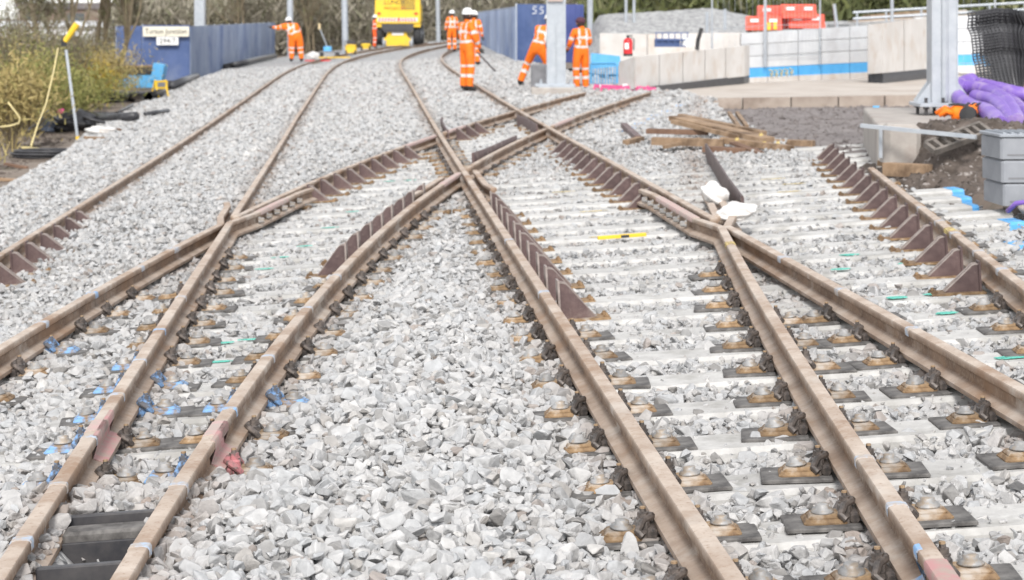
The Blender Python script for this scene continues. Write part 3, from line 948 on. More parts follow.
# ------------------------------------------------------------------ materials for the works around the junction
def tint_mat(name, cols, rough=.9):
    m = bpy.data.materials.new(name); m.use_nodes = True
    N, L = m.node_tree.nodes, m.node_tree.links
    b = N['Principled BSDF']; b.inputs['Roughness'].default_value = rough; b.inputs['Specular IOR Level'].default_value = .2
    a = N.new('ShaderNodeAttribute'); a.attribute_name = 'tint'
    cr = N.new('ShaderNodeValToRGB'); e = cr.color_ramp.elements
    e[0].color = (*cols[0], 1); e[1].color = (*cols[-1], 1)
    for i, c_ in enumerate(cols[1:-1]):
        q = e.new((i + 1) / (len(cols) - 1)); q.color = (*c_, 1)
    L.new(a.outputs['Fac'], cr.inputs[0]); L.new(cr.outputs[0], b.inputs['Base Color'])
    return m
MT.update(
    hoard=mat('blue_hoarding', (.05, .085, .20), (.08, .12, .255), .6, 1.5, col3=(.15, .185, .28), scale3=.8, mix3=(.5, .75)),
    hoard_grey=mat('weathered_blue_hoarding', (.20, .25, .36), (.31, .355, .45), .65, 1.2, col3=(.11, .155, .28), scale3=.6, mix3=(.48, .66), vary=.16),
    hoard_dark=mat('deep_blue_hoarding', (.05, .07, .21), (.07, .09, .25), .6, 1.5),
    white=mat('white_paint', (.78, .78, .77), (.70, .70, .69), .6, 3),
    cream=mat('sign_cream', (.70, .66, .55), (.64, .60, .5), .6, 3),
    ink=mat('black_lettering', (.03, .03, .03), None, .6),
    galv=mat('galvanised_steel', (.35, .375, .41), (.43, .455, .48), .45, 6, metal=.25, col3=(.36, .39, .43), scale3=1.5),
    orange=mat('high_visibility_orange', (.90, .20, .012), (.80, .15, .01), .75, 9, bump=.5, bscale=7),
    redorange=mat('high_visibility_red_orange', (.78, .11, .02), (.66, .09, .02), .75, 9, bump=.3, bscale=7),
    band=mat('reflective_band', (.66, .64, .62), (.56, .54, .53), .4, 20),
    skin_=mat('skin', (.52, .30, .21), (.44, .25, .18), .6, 20),
    hair=mat('dark_hair', (.035, .022, .02), (.06, .04, .035), .8, 40),
    cap=mat('maroon_cap', (.10, .035, .05), (.07, .03, .045), .85, 30),
    boot=mat('black_boot', (.03, .028, .028), (.06, .055, .05), .7, 20),
    glove=mat('dark_glove', (.05, .05, .05), (.12, .11, .1), .8, 20),
    yellow=mat('plant_yellow', (.80, .52, .035), (.72, .47, .04), .5, 4, col3=(.55, .38, .08), scale3=2),
    black=mat('black_rubber', (.022, .022, .024), (.05, .05, .05), .7, 10),
    plastic=mat('black_plastic', (.03, .03, .034), (.06, .06, .065), .4, 8),
    red=mat('red_plastic', (.62, .07, .045), (.72, .12, .07), .5, 5),
    redox=mat('extinguisher_red', (.60, .02, .025), None, .35),
    concrete=mat('pale_concrete', (.57, .54, .51), (.65, .625, .60), .9, 1.5, bump=.15, bscale=30, col3=(.54, .475, .42), scale3=2.2, mix3=(.5, .68)),
    wall_white=mat('white_precast', (.56, .57, .59), (.63, .64, .65), .8, 2, col3=(.50, .50, .51), scale3=.9, vary=.04),
    stripe=mat('bright_blue_paint', (.075, .36, .72), (.10, .42, .78), .6, 4),
    kerb=mat('stained_concrete', (.27, .22, .185), (.36, .305, .26), .9, 2.5, bump=.3, bscale=25, col3=(.20, .155, .125), scale3=1.2, vary=.12),
    slab=mat('concrete_slab', (.42, .37, .325), (.50, .45, .40), .92, 1.2, col3=(.36, .295, .25), scale3=.8),
    found=mat('foundation_concrete', (.33, .30, .275), (.42, .385, .35), .92, 3, bump=.3, bscale=30, col3=(.33, .28, .25), scale3=2),
    soil=mat('brown_soil', (.06, .047, .038), (.13, .105, .09), .97, 7, bump=1.0, bscale=30, col3=(.30, .27, .25), scale3=16, mix3=(.58, .66)),
    grit=mat('brown_grit', (.155, .135, .13), (.23, .205, .195), .97, 3, bump=1.0, bscale=40, col3=(.40, .37, .36), scale3=22, mix3=(.6, .68)),
    timber=mat('weathered_timber', (.25, .165, .10), (.37, .26, .17), .85, 5, bump=.4, bscale=30, col3=(.14, .09, .055), scale3=3, mix3=(.48, .62), vary=.2),
    timber_dark=mat('dark_timber', (.13, .075, .05), (.20, .12, .08), .85, 6, bump=.3),
    stake=mat('pale_stake_wood', (.52, .40, .22), (.60, .48, .30), .85, 8),
    purple=mat('purple_duct', (.19, .105, .42), (.25, .15, .50), .5, 3, col3=(.36, .27, .46), scale3=6, mix3=(.5, .7)),
    glove_orange=mat('orange_glove', (.95, .22, .01), (.85, .16, .01), .7, 15),
    trough=mat('grey_trough', (.22, .23, .25), (.28, .29, .31), .85, 4, bump=.15, bscale=40),
    lid=mat('galvanised_lid', (.26, .28, .31), (.34, .36, .39), .5, 4, metal=.3),
    sack=mat('white_sack', (.66, .65, .63), (.56, .54, .52), .8, 6, bump=.9, bscale=14, col3=(.42, .37, .33), scale3=5, mix3=(.55, .7)),
    sky_blue=mat('sky_blue_plastic', (.10, .36, .66), (.13, .42, .70), .45, 5),
    pink=mat('pink_plastic', (.80, .12, .30), (.72, .10, .26), .5, 5),
    grey_box=mat('dark_grey_box', (.16, .16, .17), (.22, .22, .23), .6, 6),
    brown_brick=mat('brown_cladding', (.17, .12, .10), (.23, .17, .14), .9, .8),
    roof=mat('dark_roof', (.12, .11, .115), (.17, .155, .155), .9, .6),
    render=mat('white_shed', (.80, .80, .81), (.72, .73, .75), .8, .3),
    glass=mat('window_glass', (.05, .06, .07), None, .15, spec=.6),
    bark=mat('tree_bark', (.13, .10, .065), (.20, .165, .11), .9, 5, bump=.5, col3=(.16, .17, .07), scale3=2),
    rope=mat('yellow_rope', (.62, .52, .25), (.52, .44, .24), .8, 12),
    hazard_red=mat('hazard_red', (.62, .06, .05), None, .5),
    heap=bed_material('gravel_heap', .24, .46, 9.0),
    leaf_green=tint_mat('shrub_leaves', [(.10, .12, .04), (.18, .19, .06), (.27, .26, .09), (.36, .32, .13)]),
    leaf_gold=tint_mat('yellow_shrub_leaves', [(.20, .15, .03), (.36, .26, .04), (.50, .36, .05)]),
    dry=tint_mat('dry_grass', [(.20, .16, .07), (.32, .25, .10), (.44, .35, .16), (.26, .25, .09)]),
    twig=tint_mat('bare_twigs', [(.085, .075, .055), (.15, .125, .09), (.20, .18, .13), (.13, .14, .06), (.24, .21, .17)]),
    wood_mass=tint_mat('woodland_mass', [(.13, .125, .08), (.18, .165, .115), (.24, .215, .165), (.32, .29, .24), (.16, .17, .09)]),
    green_mass=tint_mat('green_woodland', [(.07, .075, .045), (.10, .115, .05), (.14, .155, .06), (.19, .18, .11)]),
)

def top_z(X, Y):
    w = X + M * Y
    g = float(ground_z(np.array(X), np.array(Y)))
    if -6.2 < w - float(bend(Y)) < 5.0: g = max(g, float(ballast_z(np.array(X), np.array(Y))))
    return g
def on_ground(x, y):
    Y = np.arange(3.0, 190, .03)
    X = (x - 512) / FPX * Y
    w = X + M * Y
    g = ground_z(X, Y)
    k = (w - bend(Y) > -6.2) & (w - bend(Y) < 5.0)
    g = np.where(k, np.maximum(g, ballast_z(X, Y)), g)
    i = int(np.argmax(HC - (y - HORIZON) / FPX * Y < g))
    return Vector((X[i], Y[i], g[i]))

# blades: many small quads in one mesh, with a random tint on each
def blades(name, P, D, Wd, material, parent=None):
    n = len(P)
    side = np.cross(D, rng.normal(0, 1, (n, 3)))
    side /= np.linalg.norm(side, axis=1, keepdims=True) + 1e-9
    side *= Wd[:, None]
    V = np.stack([P - side, P + side, P + D + side * .35, P + D - side * .35], 1).reshape(-1, 3)
    me = bpy.data.meshes.new(name)
    me.vertices.add(4 * n); me.vertices.foreach_set('co', V.astype(np.float32).ravel())
    me.loops.add(4 * n); me.loops.foreach_set('vertex_index', np.arange(4 * n, dtype=np.int32))
    me.polygons.add(n)
    me.polygons.foreach_set('loop_start', np.arange(0, 4 * n, 4, dtype=np.int32))
    me.polygons.foreach_set('loop_total', np.full(n, 4, np.int32))
    a = me.attributes.new('tint', 'FLOAT', 'FACE')
    a.data.foreach_set('value', np.clip(rng.beta(1.6, 1.6, n), 0, 1).astype(np.float32))
    me.update(calc_edges=True)
    me.materials.append(material)
    return put(name, me, parent)

def rand_dirs(n, up):
    d = rng.normal(0, 1, (n, 3)); d[:, 2] = np.abs(d[:, 2]) * up
    return d / np.linalg.norm(d, axis=1, keepdims=True)

def lettering(text, size, material, parent, loc, rx=math.pi / 2, rz=0.0, width=None, name='lettering'):
    cu = bpy.data.curves.new(name, 'FONT')
    cu.body = text; cu.size = size; cu.extrude = .004
    cu.align_x = 'CENTER'; cu.align_y = 'CENTER'
    tmp = bpy.data.objects.new(name, cu); C.objects.link(tmp)
    me = bpy.data.meshes.new_from_object(tmp.evaluated_get(bpy.context.evaluated_depsgraph_get()))
    bpy.data.objects.remove(tmp)
    me.materials.clear(); me.materials.append(material)
    o = put(name, me, parent)
    o.location = loc; o.rotation_euler = (rx, 0, rz)
    if width:
        xs = [v.co.x for v in me.vertices]; o.scale.x = width / max(max(xs) - min(xs), 1e-4)
    return o

def face_hexa(b, quad, depth, mi=0):
    """solid from four front corners (bottom left, bottom right, top right, top left) pushed by a vector"""
    d = Vector(depth)
    q = [Vector(p) for p in quad]
    b.add(q + [p + d for p in q], [(0, 1, 2, 3), (7, 6, 5, 4), (0, 4, 5, 1), (1, 5, 6, 2), (2, 6, 7, 3), (3, 7, 4, 0)], mi)
    return b

# ------------------------------------------------------------------ blue hoardings
def hoarding_run(root, p0, p1, h, n, m_, post=True, name='hoarding_panel'):
    p0, p1 = Vector(p0), Vector(p1)
    d = (p1 - p0) / n
    nrm = Vector((d.y, -d.x, 0)).normalized()
    for i in range(n):
        a, c_ = p0 + d * i + d * .008, p0 + d * (i + 1) - d * .008
        b = MB()
        face_hexa(b, [a, c_, c_ + Vector((0, 0, h)), a + Vector((0, 0, h))], nrm * -.05)
        k = 6                                                     # pressed ribs
        for j in range(k):
            e = a + (c_ - a) * ((j + .5) / k)
            e2 = e + (c_ - a) * (.35 / k)
            face_hexa(b, [e + nrm * .012, e2 + nrm * .012, e2 + nrm * .012 + Vector((0, 0, h - .06)), e + nrm * .012 + Vector((0, 0, h - .06))], nrm * -.02)
        b.build(name, m_ if not isinstance(m_, list) else m_[i % len(m_)], root)
        if post:
            b = MB(); b.box(a + Vector((0, 0, h / 2)) - nrm * .09, (.07, .07, h + .04)); b.build('post', MT['galv'], root)

hl = thing('site_hoarding', 'low blue site hoarding carrying the junction name board', 'hoarding', group='blue site hoardings')
Hq = [at(116, 82, 65), at(142, 82, 65), at(190, 81, 65)]
for q in Hq: q.z = -.22
hoarding_run(hl, Hq[0], Hq[1], 1.87, 1, MT['hoard'])
hoarding_run(hl, Hq[1] + Vector((0, -.03, 0)), Hq[2] + Vector((0, -.03, 0)), 1.9, 1, MT['hoard'])
hl2 = thing('site_hoarding', 'long weathered grey blue hoarding running along the ballast shoulder', 'hoarding', group='blue site hoardings')
e0, e1 = at(190.5, 79, 65), at(275, 57, 97)
e0.z, e1.z = -.22, .06
hoarding_run(hl2, e0, e1, 1.86, 13, MT['hoard_grey'])
sg = thing('junction_sign', 'cream name board reading Turton Junction on blue hoarding', 'sign', at(166, 31.5, 64.8))
MB().box((0, 0, 0), (1.57, .03, .34)).build('board', MT['cream'], sg)
lettering('Turton Junction', .26, MT['ink'], sg, (0, -.02, 0), width=1.42)
sg = thing('number_sign', 'small white plate numbered 294/7 below the junction name board', 'sign', at(167.5, 41, 64.8))
MB().box((0, 0, 0), (.74, .03, .27)).build('board', MT['white'], sg)
lettering('294/7', .24, MT['ink'], sg, (0, -.02, 0), width=.56)

hr = thing('site_hoarding', 'blue hoarding corner standing behind the two workers at the mast', 'hoarding', group='blue site hoardings')
c0, c1, c2 = at(478, 45.5, 102), at(515.5, 62, 62), at(584, 60, 63)
c1.z = .44; c0.z = .66; c2.z = .44
hoarding_run(hr, c0, c1, 1.84, 16, MT['hoard_grey'])
hoarding_run(hr, c1 + Vector((.06, -.03, 0)), c2 + Vector((0, -.03, 0)), 1.92, 2, [MT['hoard'], MT['hoard_dark']])
for k_ in range(2):
    b = MB(); b.tube([at(534.5 + k_ * 7 + dx_, 10.5 + dy_, 61.86) for dx_, dy_ in ((2.2, -3.5), (-.5, -4), (-1.8, -2), (1.8, .3), (1.6, 2.6), (-2, 3.2))], .015, 6); b.build('chalk_mark', MT['white'], hr)

# ------------------------------------------------------------------ masts and poles
def mast(x, ybase, Y, wpx, label, lean=0.0, h=6.5, flange=True, group='overhead line masts', z=None):
    p = at(x, ybase, Y)
    if z is not None: p.z = z
    r = thing('overhead_line_mast', label, 'mast', p, group=group)
    w = wpx / FPX * Y
    rot = Matrix.Rotation(lean, 4, 'Y')
    b = MB()
    if flange:
        b.box((0, 0, h / 2), (w * .10, w * .9, h)); b.box((-w * .45, 0, h / 2), (w * .10, w * .95, h)); b.box((w * .45, 0, h / 2), (w * .10, w * .95, h))
        b.box((0, -w * .40, h / 2), (w * .82, w * .05, h))
    else:
        b.lathe((0, 0, 0), [(w / 2, 0), (w * .42, h)], 14)
    o = b.build('column', MT['galv'], r); o.matrix_local = rot
    b = MB(); b.cbox((0, 0, .0), (w * 1.9, w * 1.9, .05), .01); b.build('base_plate', MT['galv'], r)
    return r, w
mast(200, 62, 74, 10, 'grey steel mast rising behind the weathered hoarding', z=-.3)
mast(290, 52, 92, 6.5, 'slim grey mast rising behind the stooping worker', flange=False, z=.2)
mast(345.5, 51, 88, 6.5, 'slim grey mast standing beside the yellow generator', flange=False, lean=-.02, z=.42)
mast(438.5, 44, 108, 4.6, 'thinnest grey mast beyond the road rail excavator', flange=False, lean=-.02, z=.65)

# central mast with its holding-down bolts
r, w = mast(556, 86, 38, 19, 'grey steel mast between the two workers bending at its foot', h=5)
b = MB(); b.cbox((-.02, 0, .02), (.80, .62, .05), .01); b.build('base_plate', MT['galv'], r)
b = MB(); b.box((-.10, -.2, .62), (.16, .03, 1.2)); b.build('stiffener', MT['galv'], r)
for dx in (-.3, .3):
    for dy in (-.22, .22):
        b = MB(); b.lathe((dx, dy, .045), [(.03, 0), (.03, .04), (.014, .045), (.014, .09)], 6); b.build('bolt', MT['galv'], r)
b = MB(); b.cbox((0, 0, -.22), (1.0, .8, .40), .02); b.build('footing', MT['found'], r)
b = MB(); b.box((-.02, -.22, 1.74), (.30, .02, .10)); b.build('identity_plate', MT['pink_paint'], r)

# near mast on its concrete foundation
fb = thing('mast_foundation', 'concrete foundation block under the big galvanised mast', 'foundation')
ft = .58
fx = [at(878, 125, 18.3), at(864, 108, 22.3)]
b = MB()
pts = [(3.52, 18.3), (5.35, 18.5), (5.75, 22.6), (4.12, 22.3)]
b.prism(pts, .62, 'z', 0, ft - .31)
o = b.build('block', MT['found'], fb); 
md = o.modifiers.new('soften', 'BEVEL'); md.width = .03; md.segments = 2
mr_ = thing('overhead_line_mast', 'big galvanised steel mast bolted to the concrete foundation block', 'mast', (4.62, 20.4, ft + .10), group='overhead line masts')
b = MB()
H_ = 4.5
b.box((0, 0, H_ / 2), (.012, .24, H_)); b.box((-.134, 0, H_ / 2), (.012, .26, H_)); b.box((.134, 0, H_ / 2), (.012, .26, H_))
b.box((-.075, -.115, H_ / 2), (.11, .012, H_)); b.box((.075, -.115, H_ / 2), (.11, .012, H_)); b.tube([(0, -.112, .05), (0, -.112, H_)], .045, 8)
b.build('column', MT['galv'], mr_)
b = MB(); b.cbox((0, 0, .015), (.60, .56, .04), .008); b.build('base_plate', MT['galv'], mr_)
for sx in (-1, 1):
    b = MB(); b.prism([(sx * .14, .03), (sx * .285, .03), (sx * .285, .06), (sx * .14, .26)], .016, 'y', 0, -.08); b.build('gusset', MT['galv'], mr_)
    b = MB(); b.prism([(sx * .14, .03), (sx * .285, .03), (sx * .285, .06), (sx * .14, .26)], .016, 'y', 0, .10); b.build('gusset', MT['galv'], mr_)
for dx in (-.22, -.04, .2):
    for dy in (-.21, .21):
        b = MB(); b.lathe((dx, dy, -.10), [(.018, 0), (.018, .07), (.034, .07), (.034, .1), (.036, .135), (.018, .14), (.018, .19)], 8); b.build('holding_down_bolt', MT['black_steel'], mr_)

# ------------------------------------------------------------------ people
def person(label, foot, rz, H=1.76, pose=None, head='hat', hat_mat=None, suit='orange', tool=None, lean=0.0, bulk=1.0):
    J = dict(pelvis=(0, 0, .96), spine=(0, 0, 1.14), chest=(0, .0, 1.34), neck=(0, .0, 1.49), head=(0, .015, 1.62), crown=(0, .01, 1.72), nose=(0, .105, 1.60),
             ls=(-.18, 0, 1.42), le=(-.25, .0, 1.15), lw=(-.25, .10, .93), rs=(.18, 0, 1.42), re=(.25, .0, 1.15), rw=(.25, .10, .93),
             lh=(-.10, 0, .92), lk=(-.12, .02, .50), la=(-.12, -.02, .10), lt=(-.13, .15, .05),
             rh=(.10, 0, .92), rk=(.12, .02, .50), ra=(.12, -.02, .10), rt=(.13, .15, .05))
    J.update(pose or {})
    R = dict(pelvis=(.165, .125), spine=(.16, .12), chest=(.175, .125), neck=(.062, .062), head=(.088, .098), crown=(.060, .066), nose=(.014, .014),
             ls=(.085, .085), le=(.062, .062), lw=(.045, .045), rs=(.085, .085), re=(.062, .062), rw=(.045, .045),
             lh=(.115, .115), lk=(.088, .088), la=(.078, .078), lt=(.048, .048), rh=(.115, .115), rk=(.088, .088), ra=(.078, .078), rt=(.048, .048))
    E = [('pelvis', 'spine'), ('spine', 'chest'), ('chest', 'neck'), ('neck', 'head'), ('head', 'crown'), ('head', 'nose'), ('chest', 'ls'), ('ls', 'le'), ('le', 'lw'),
         ('chest', 'rs'), ('rs', 're'), ('re', 'rw'), ('pelvis', 'lh'), ('lh', 'lk'), ('lk', 'la'), ('la', 'lt'), ('pelvis', 'rh'), ('rh', 'rk'), ('rk', 'ra'), ('ra', 'rt')]
    names = list(J)
    ix = {n: i for i, n in enumerate(names)}
    me = bpy.data.meshes.new('skeleton')
    me.from_pydata([J[n] for n in names], [(ix[a], ix[c]) for a, c in E], [])
    tmp = bpy.data.objects.new('skeleton', me); C.objects.link(tmp)
    md = tmp.modifiers.new('skin', 'SKIN'); md.use_smooth_shade = True
    sv = me.skin_vertices[0].data
    for n in names:
        kb_ = bulk if n in ('pelvis', 'spine', 'chest', 'ls', 'rs', 'lh', 'rh', 'le', 're', 'lk', 'rk') else 1.0
        sv[ix[n]].radius = (R[n][0] * kb_, R[n][1] * kb_); sv[ix[n]].use_root = (n == 'pelvis')
    sb = tmp.modifiers.new('sub', 'SUBSURF'); sb.levels = 3; sb.render_levels = 3
    dg = bpy.context.evaluated_depsgraph_get(); dg.update()
    body = bpy.data.meshes.new_from_object(tmp.evaluated_get(dg))
    bpy.data.objects.remove(tmp)
    root = thing('person', label, 'person', foot, rz, group='workers in orange')
    root.scale = (H / 1.76,) * 3
    if lean: root.rotation_euler = (0, lean, rz)
    body.materials.clear()
    for k in (suit, 'band', 'skin_', 'boot'): body.materials.append(MT[k])
    segs = [(a, c, Vector(J[a]), Vector(J[c])) for a, c in E]
    def near_seg(p):
        best = None
        for a, c, A, B_ in segs:
            d = B_ - A; t = max(0, min(1, (p - A).dot(d) / d.length_squared))
            q = (p - (A + d * t)).length / (sum(R[a]) / 2 + sum(R[c]) / 2)
            if best is None or q < best[0]: best = (q, a, c, t)
        return best[1:]
    for f in body.polygons:
        a, c, t = near_seg(f.center)
        mi = 0
        if c in ('head', 'crown', 'nose'): mi = 2
        elif c in ('lt', 'rt') or (c in ('la', 'ra') and t > .93): mi = 3
        elif c in ('lk', 'rk'): mi = 1 if .80 < t < .93 else 0
        elif c in ('la', 'ra'): mi = 1 if .30 < t < .46 else 0
        elif c in ('lw', 'rw'): mi = 1 if .25 < t < .5 else 0
        elif c in ('le', 're'): mi = 1 if .45 < t < .65 else 0
        elif c == 'spine': mi = 1 if .42 < t < .74 else 0
        elif c == 'chest': mi = 1 if .55 < t < .84 else (1 if .075 < abs(f.center.x - J['chest'][0]) < .115 else 0)
        elif c in ('neck', 'ls', 'rs') and .075 < abs(f.center.x - J['chest'][0]) < .115: mi = 1
        f.material_index = mi
        f.use_smooth = True
    put('body', body, root)
    # gloves: palm and five fingers, slightly curled
    for s_, el, wr in ((-1, 'le', 'lw'), (1, 're', 'rw')):
        A, B_ = Vector(J[el]), Vector(J[wr])
        d = (B_ - A).normalized()
        q = d.to_track_quat('Z', 'Y').to_matrix()
        g = MB()
        def P(x, y, z): return B_ + q @ Vector((x, y, z))
        g.tube([P(0, 0, -.03), P(0, 0, .02), P(0, .0, .07), P(0, .0, .095)], [.036, .040, .042, .034], 10)
        for fi, (fx_, ln) in enumerate(((-.030, .060), (-.010, .074), (.010, .070), (.029, .055))):
            g.tube([P(fx_, 0, .085), P(fx_, .010, .085 + ln * .55), P(fx_, .034, .085 + ln * .9)], [.0105, .0095, .0075], 7)
        g.tube([P(-.036 * s_, .005, .03), P(-.058 * s_, .022, .062), P(-.052 * s_, .036, .088)], [.012, .011, .008], 7)
        g.build('glove', MT['glove'], root, True)
    hd, cr_ = Vector(J['head']), Vector(J['crown'])
    up = (cr_ - hd + Vector((0, .005, 0))).normalized()
    fwd = (Vector(J['nose']) - hd); fwd = (fwd - up * fwd.dot(up)).normalized()
    sd_ = fwd.cross(up).normalized()
    hm = Matrix(((sd_.x, fwd.x, up.x), (sd_.y, fwd.y, up.y), (sd_.z, fwd.z, up.z)))
    for s_ in (-1, 1):
        g = MB(); g.lathe(hd + hm @ Vector((s_ * .035, .088, .012)), [(.002, -.006), (.009, -.003), (.009, .003), (.002, .006)], 8, rot=hm); g.build('eye', MT['ink'], root)
        g = MB(); g.lathe(hd + hm @ Vector((s_ * .094, -.005, -.005)), [(.006, -.03), (.014, -.012), (.016, .012), (.006, .028)], 8, rot=hm); g.build('ear', MT['skin_'], root, True)
    g = MB(); g.lathe(hd + hm @ Vector((0, -.012, -.005)), [(.07, -.075), (.098, -.03), (.104, .02), (.098, .05)], 14, rot=hm)
    g.box(hd + hm @ Vector((0, .085, -.055)), (.06, .02, .022), rot=hm)
    g.build('hair', MT['hair'], root, True)
    if head == 'hat':
        g = MB()
        g.lathe(hd + hm @ Vector((0, 0, .035)), [(.128, -.012), (.130, .0), (.118, .012), (.116, .045), (.100, .085), (.066, .113), (.025, .124)], 18, rot=hm)
        g.box(hd + hm @ Vector((0, .128, .028)), (.15, .055, .012), rot=hm)
        for s_ in (-.03, 0, .03):
            g.tube([hd + hm @ Vector((s_, y_, z_)) for y_, z_ in ((-.10, .10), (-.06, .142), (0, .163), (.06, .146), (.10, .105))], .008, 6)
        g.build('hard_hat', hat_mat or MT['white'], root, True)
    else:
        g = MB()
        g.lathe(hd + hm @ Vector((0, -.008, .02)), [(.112, 0), (.118, .03), (.108, .075), (.075, .112), (.03, .126)], 16, rot=hm)
        g.box(hd + hm @ Vector((0, .13, .035)), (.13, .07, .012), rot=hm)
        g.build('cap', MT['cap'], root, True)
    return root

def stand(x, y, Y=None):
    if Y is None: return on_ground(x, y)
    p = at(x, y, Y); return p
def hgt(px, Y): return px * Y / FPX
# worker with the bar, standing on the far side of the diamond
p = stand(467, 92)
person('worker in orange with a white and yellow helmet holding a long dark bar', p, math.radians(-55), hgt(83, p.y),
       dict(rw=(.20, .20, .92), re=(.25, .04, 1.13), lw=(-.22, .18, .95)), hat_mat=MT['white'])
bar = MB(); bar.tube([at(477, 52, p.y), at(495, 71, p.y - 1.2)], .018, 8)
o = bar.build('crow_bar', MT['black_steel']); tag(o, 'long dark steel bar held by the worker in the helmet', 'bar')
q = stand(452, 52)
person('worker in orange and white helmet half hidden behind the worker with the bar', q, math.radians(15), min(1.86, hgt(41.5, q.y)), dict(lw=(-.27, .05, .92)))
q = at(474, 62, 60); q.z = top_z(q.x, q.y)
person('worker in orange almost wholly hidden behind the worker with the bar', q, math.radians(-20), 1.72)
# worker striding behind the central mast
q = at(537, 85, 42.5); q.z = top_z(q.x, q.y) - .02
person('worker in orange and white helmet with one leg stretched out beside the central mast', q, math.radians(-25), 1.74,
       dict(pelvis=(.02, 0, .88), spine=(.07, .06, 1.06), chest=(.13, .14, 1.24), neck=(.18, .22, 1.37), head=(.20, .26, 1.50), crown=(.20, .27, 1.60), nose=(.20, .35, 1.46),
            ls=(-.05, .17, 1.32), le=(-.13, .24, 1.06), lw=(-.02, .40, .92), rs=(.31, .15, 1.32), re=(.40, .26, 1.08), rw=(.34, .44, .95),
            lh=(-.09, 0, .84), lk=(-.30, .12, .50), la=(-.43, .02, .10), lt=(-.47, .18, .05), rh=(.13, 0, .84), rk=(.20, .16, .48), ra=(.20, .02, .10), rt=(.22, .18, .05)))
# bareheaded worker in a cap on the other side of the mast
q = at(581, 92.5, 40.2)
person('worker in orange wearing a dark maroon cap at the central mast', q, math.radians(28), 1.60,
       dict(lw=(-.22, .26, 1.0), le=(-.27, .06, 1.12), rw=(.17, .27, 1.02), head=(0, .03, 1.61), nose=(.0, .12, 1.58)), head='cap')
# stooping worker at the end of the hoarding
q = stand(296, 62)
person('stooping worker in orange reaching an arm to the end of the hoarding', q, math.radians(14), 1.98,
       dict(pelvis=(-.02, -.04, .92), spine=(-.10, .03, 1.08), chest=(-.19, .10, 1.24), neck=(-.23, .18, 1.36), head=(-.24, .23, 1.48), crown=(-.245, .245, 1.58), nose=(-.24, .32, 1.45),
            ls=(-.40, .12, 1.31), le=(-.63, .18, 1.24), lw=(-.86, .20, 1.27), rs=(.02, .10, 1.30), re=(.16, .20, 1.08), rw=(.10, .34, .96),
            lh=(-.13, -.03, .88), rh=(.10, -.03, .88), lk=(-.16, .05, .48), rk=(.16, .02, .48), la=(-.16, -.02, .10), ra=(.20, -.04, .10), lt=(-.18, .15, .05), rt=(.22, .13, .05)), bulk=1.5)
q = at(374.5, 50, 99); q.z = top_z(q.x, q.y)
person('worker in red orange standing beside the yellow excavator', q, math.radians(-80), 1.74, suit='redorange')

# ------------------------------------------------------------------ road-rail excavator seen from behind
EY = 101.0
ez = at(398, 48, EY)
ex = thing('road_rail_excavator', 'yellow road rail excavator seen from behind with red and white hazard stripes', 'excavator', (ez.x, EY, ez.z))
b = MB(); prof = [(-1.18, .0), (1.18, .0), (1.22, .25), (1.18, 1.75), (1.0, 1.95), (-1.0, 1.95), (-1.18, 1.75), (-1.22, .25)]
b.prism(prof, .75, 'y'); o = b.build('counterweight', MT['yellow'], ex); o.location = (0, 0, 1.28)
md = o.modifiers.new('soften', 'BEVEL'); md.width = .05; md.segments = 3
b = MB(); b.box((0, 0, 0), (2.3, 2.4, .9)); o = b.build('house', MT['yellow'], ex); o.location = (0, 1.6, 1.85)
b = MB(); b.box((0, 0, 0), (1.0, 1.5, 1.6)); o = b.build('cab', MT['yellow'], ex); o.location = (-.7, 2.2, 2.9)
b = MB(); b.box((0, -.76, .15), (.8, .02, .9)); b.box((-.51, 0, .15), (.02, 1.2, .9)); b.build('window', MT['glass'], o)
b = MB(); b.tube([(.2, 2.6, 2.2), (.25, 4.2, 4.6), (.25, 6.0, 5.2)], [.22, .24, .18], 8); b.tube([(.25, 6.0, 5.2), (.25, 7.2, 2.6)], [.16, .12], 8); b.build('boom', MT['yellow'], ex)
b = MB(); b.prism([(-.35, 0), (.35, 0), (.3, .5), (-.3, .55)], .9, 'x'); o = b.build('bucket', MT['black_steel'], ex); o.location = (.25, 7.2, 2.1)
b = MB()
for i in range(7): b.box((.55, -.385, 1.0 + i * .09), (.75, .02, .035))
b.build('grille', MT['black_steel'], ex).location = (0, 0, 1.05)
for s_ in (-1, 1):
    b = MB(); b.cbox((s_ * .98, -.39, .55), (.16, .04, .12), .01); b.build('tail_lamp', MT['redox'], ex).location = (0, 0, 1.28)
    b = MB(); b.tube([(s_ * 1.1, 0, 1.95), (s_ * 1.1, 0, 2.5), (s_ * 1.1, 1.6, 2.5)], .03, 6); b.build('hand_rail', MT['black_steel'], ex).location = (0, 0, 1.28)
    b = MB(); b.box((s_ * .95, .3, 0), (.5, 1.2, .22)); b.build('mudguard', MT['yellow'], ex).location = (0, 0, 1.22)
b = MB(); b.box((0, -.33, .95), (1.5, .1, .22)); b.build('tow_beam', MT['black_steel'], ex)
b = MB()
b.box((0, -.385, .22), (2.1, .012, .20)); b.build('hazard_board', MT['white'], ex).location = (0, 0, 1.28)
for i in range(13):
    x0 = -1.02 + i * .16; s_ = 1 if i < 6.5 else -1
    b = MB(); b.prism([(x0, .13), (x0 + .085, .13), (x0 + .085 + .06 * s_, .31), (x0 + .06 * s_, .31)], .008, 'y', 0, -.396)
    b.build('hazard_stripe', MT['hazard_red'], ex).location = (0, 0, 1.28)
lettering('LUNDY', .34, MT['ink'], ex, (-.15, -.39, 2.42), width=1.1)
lettering('PROJECTS', .2, MT['redorange'], ex, (-.15, -.39, 2.10), width=1.1)
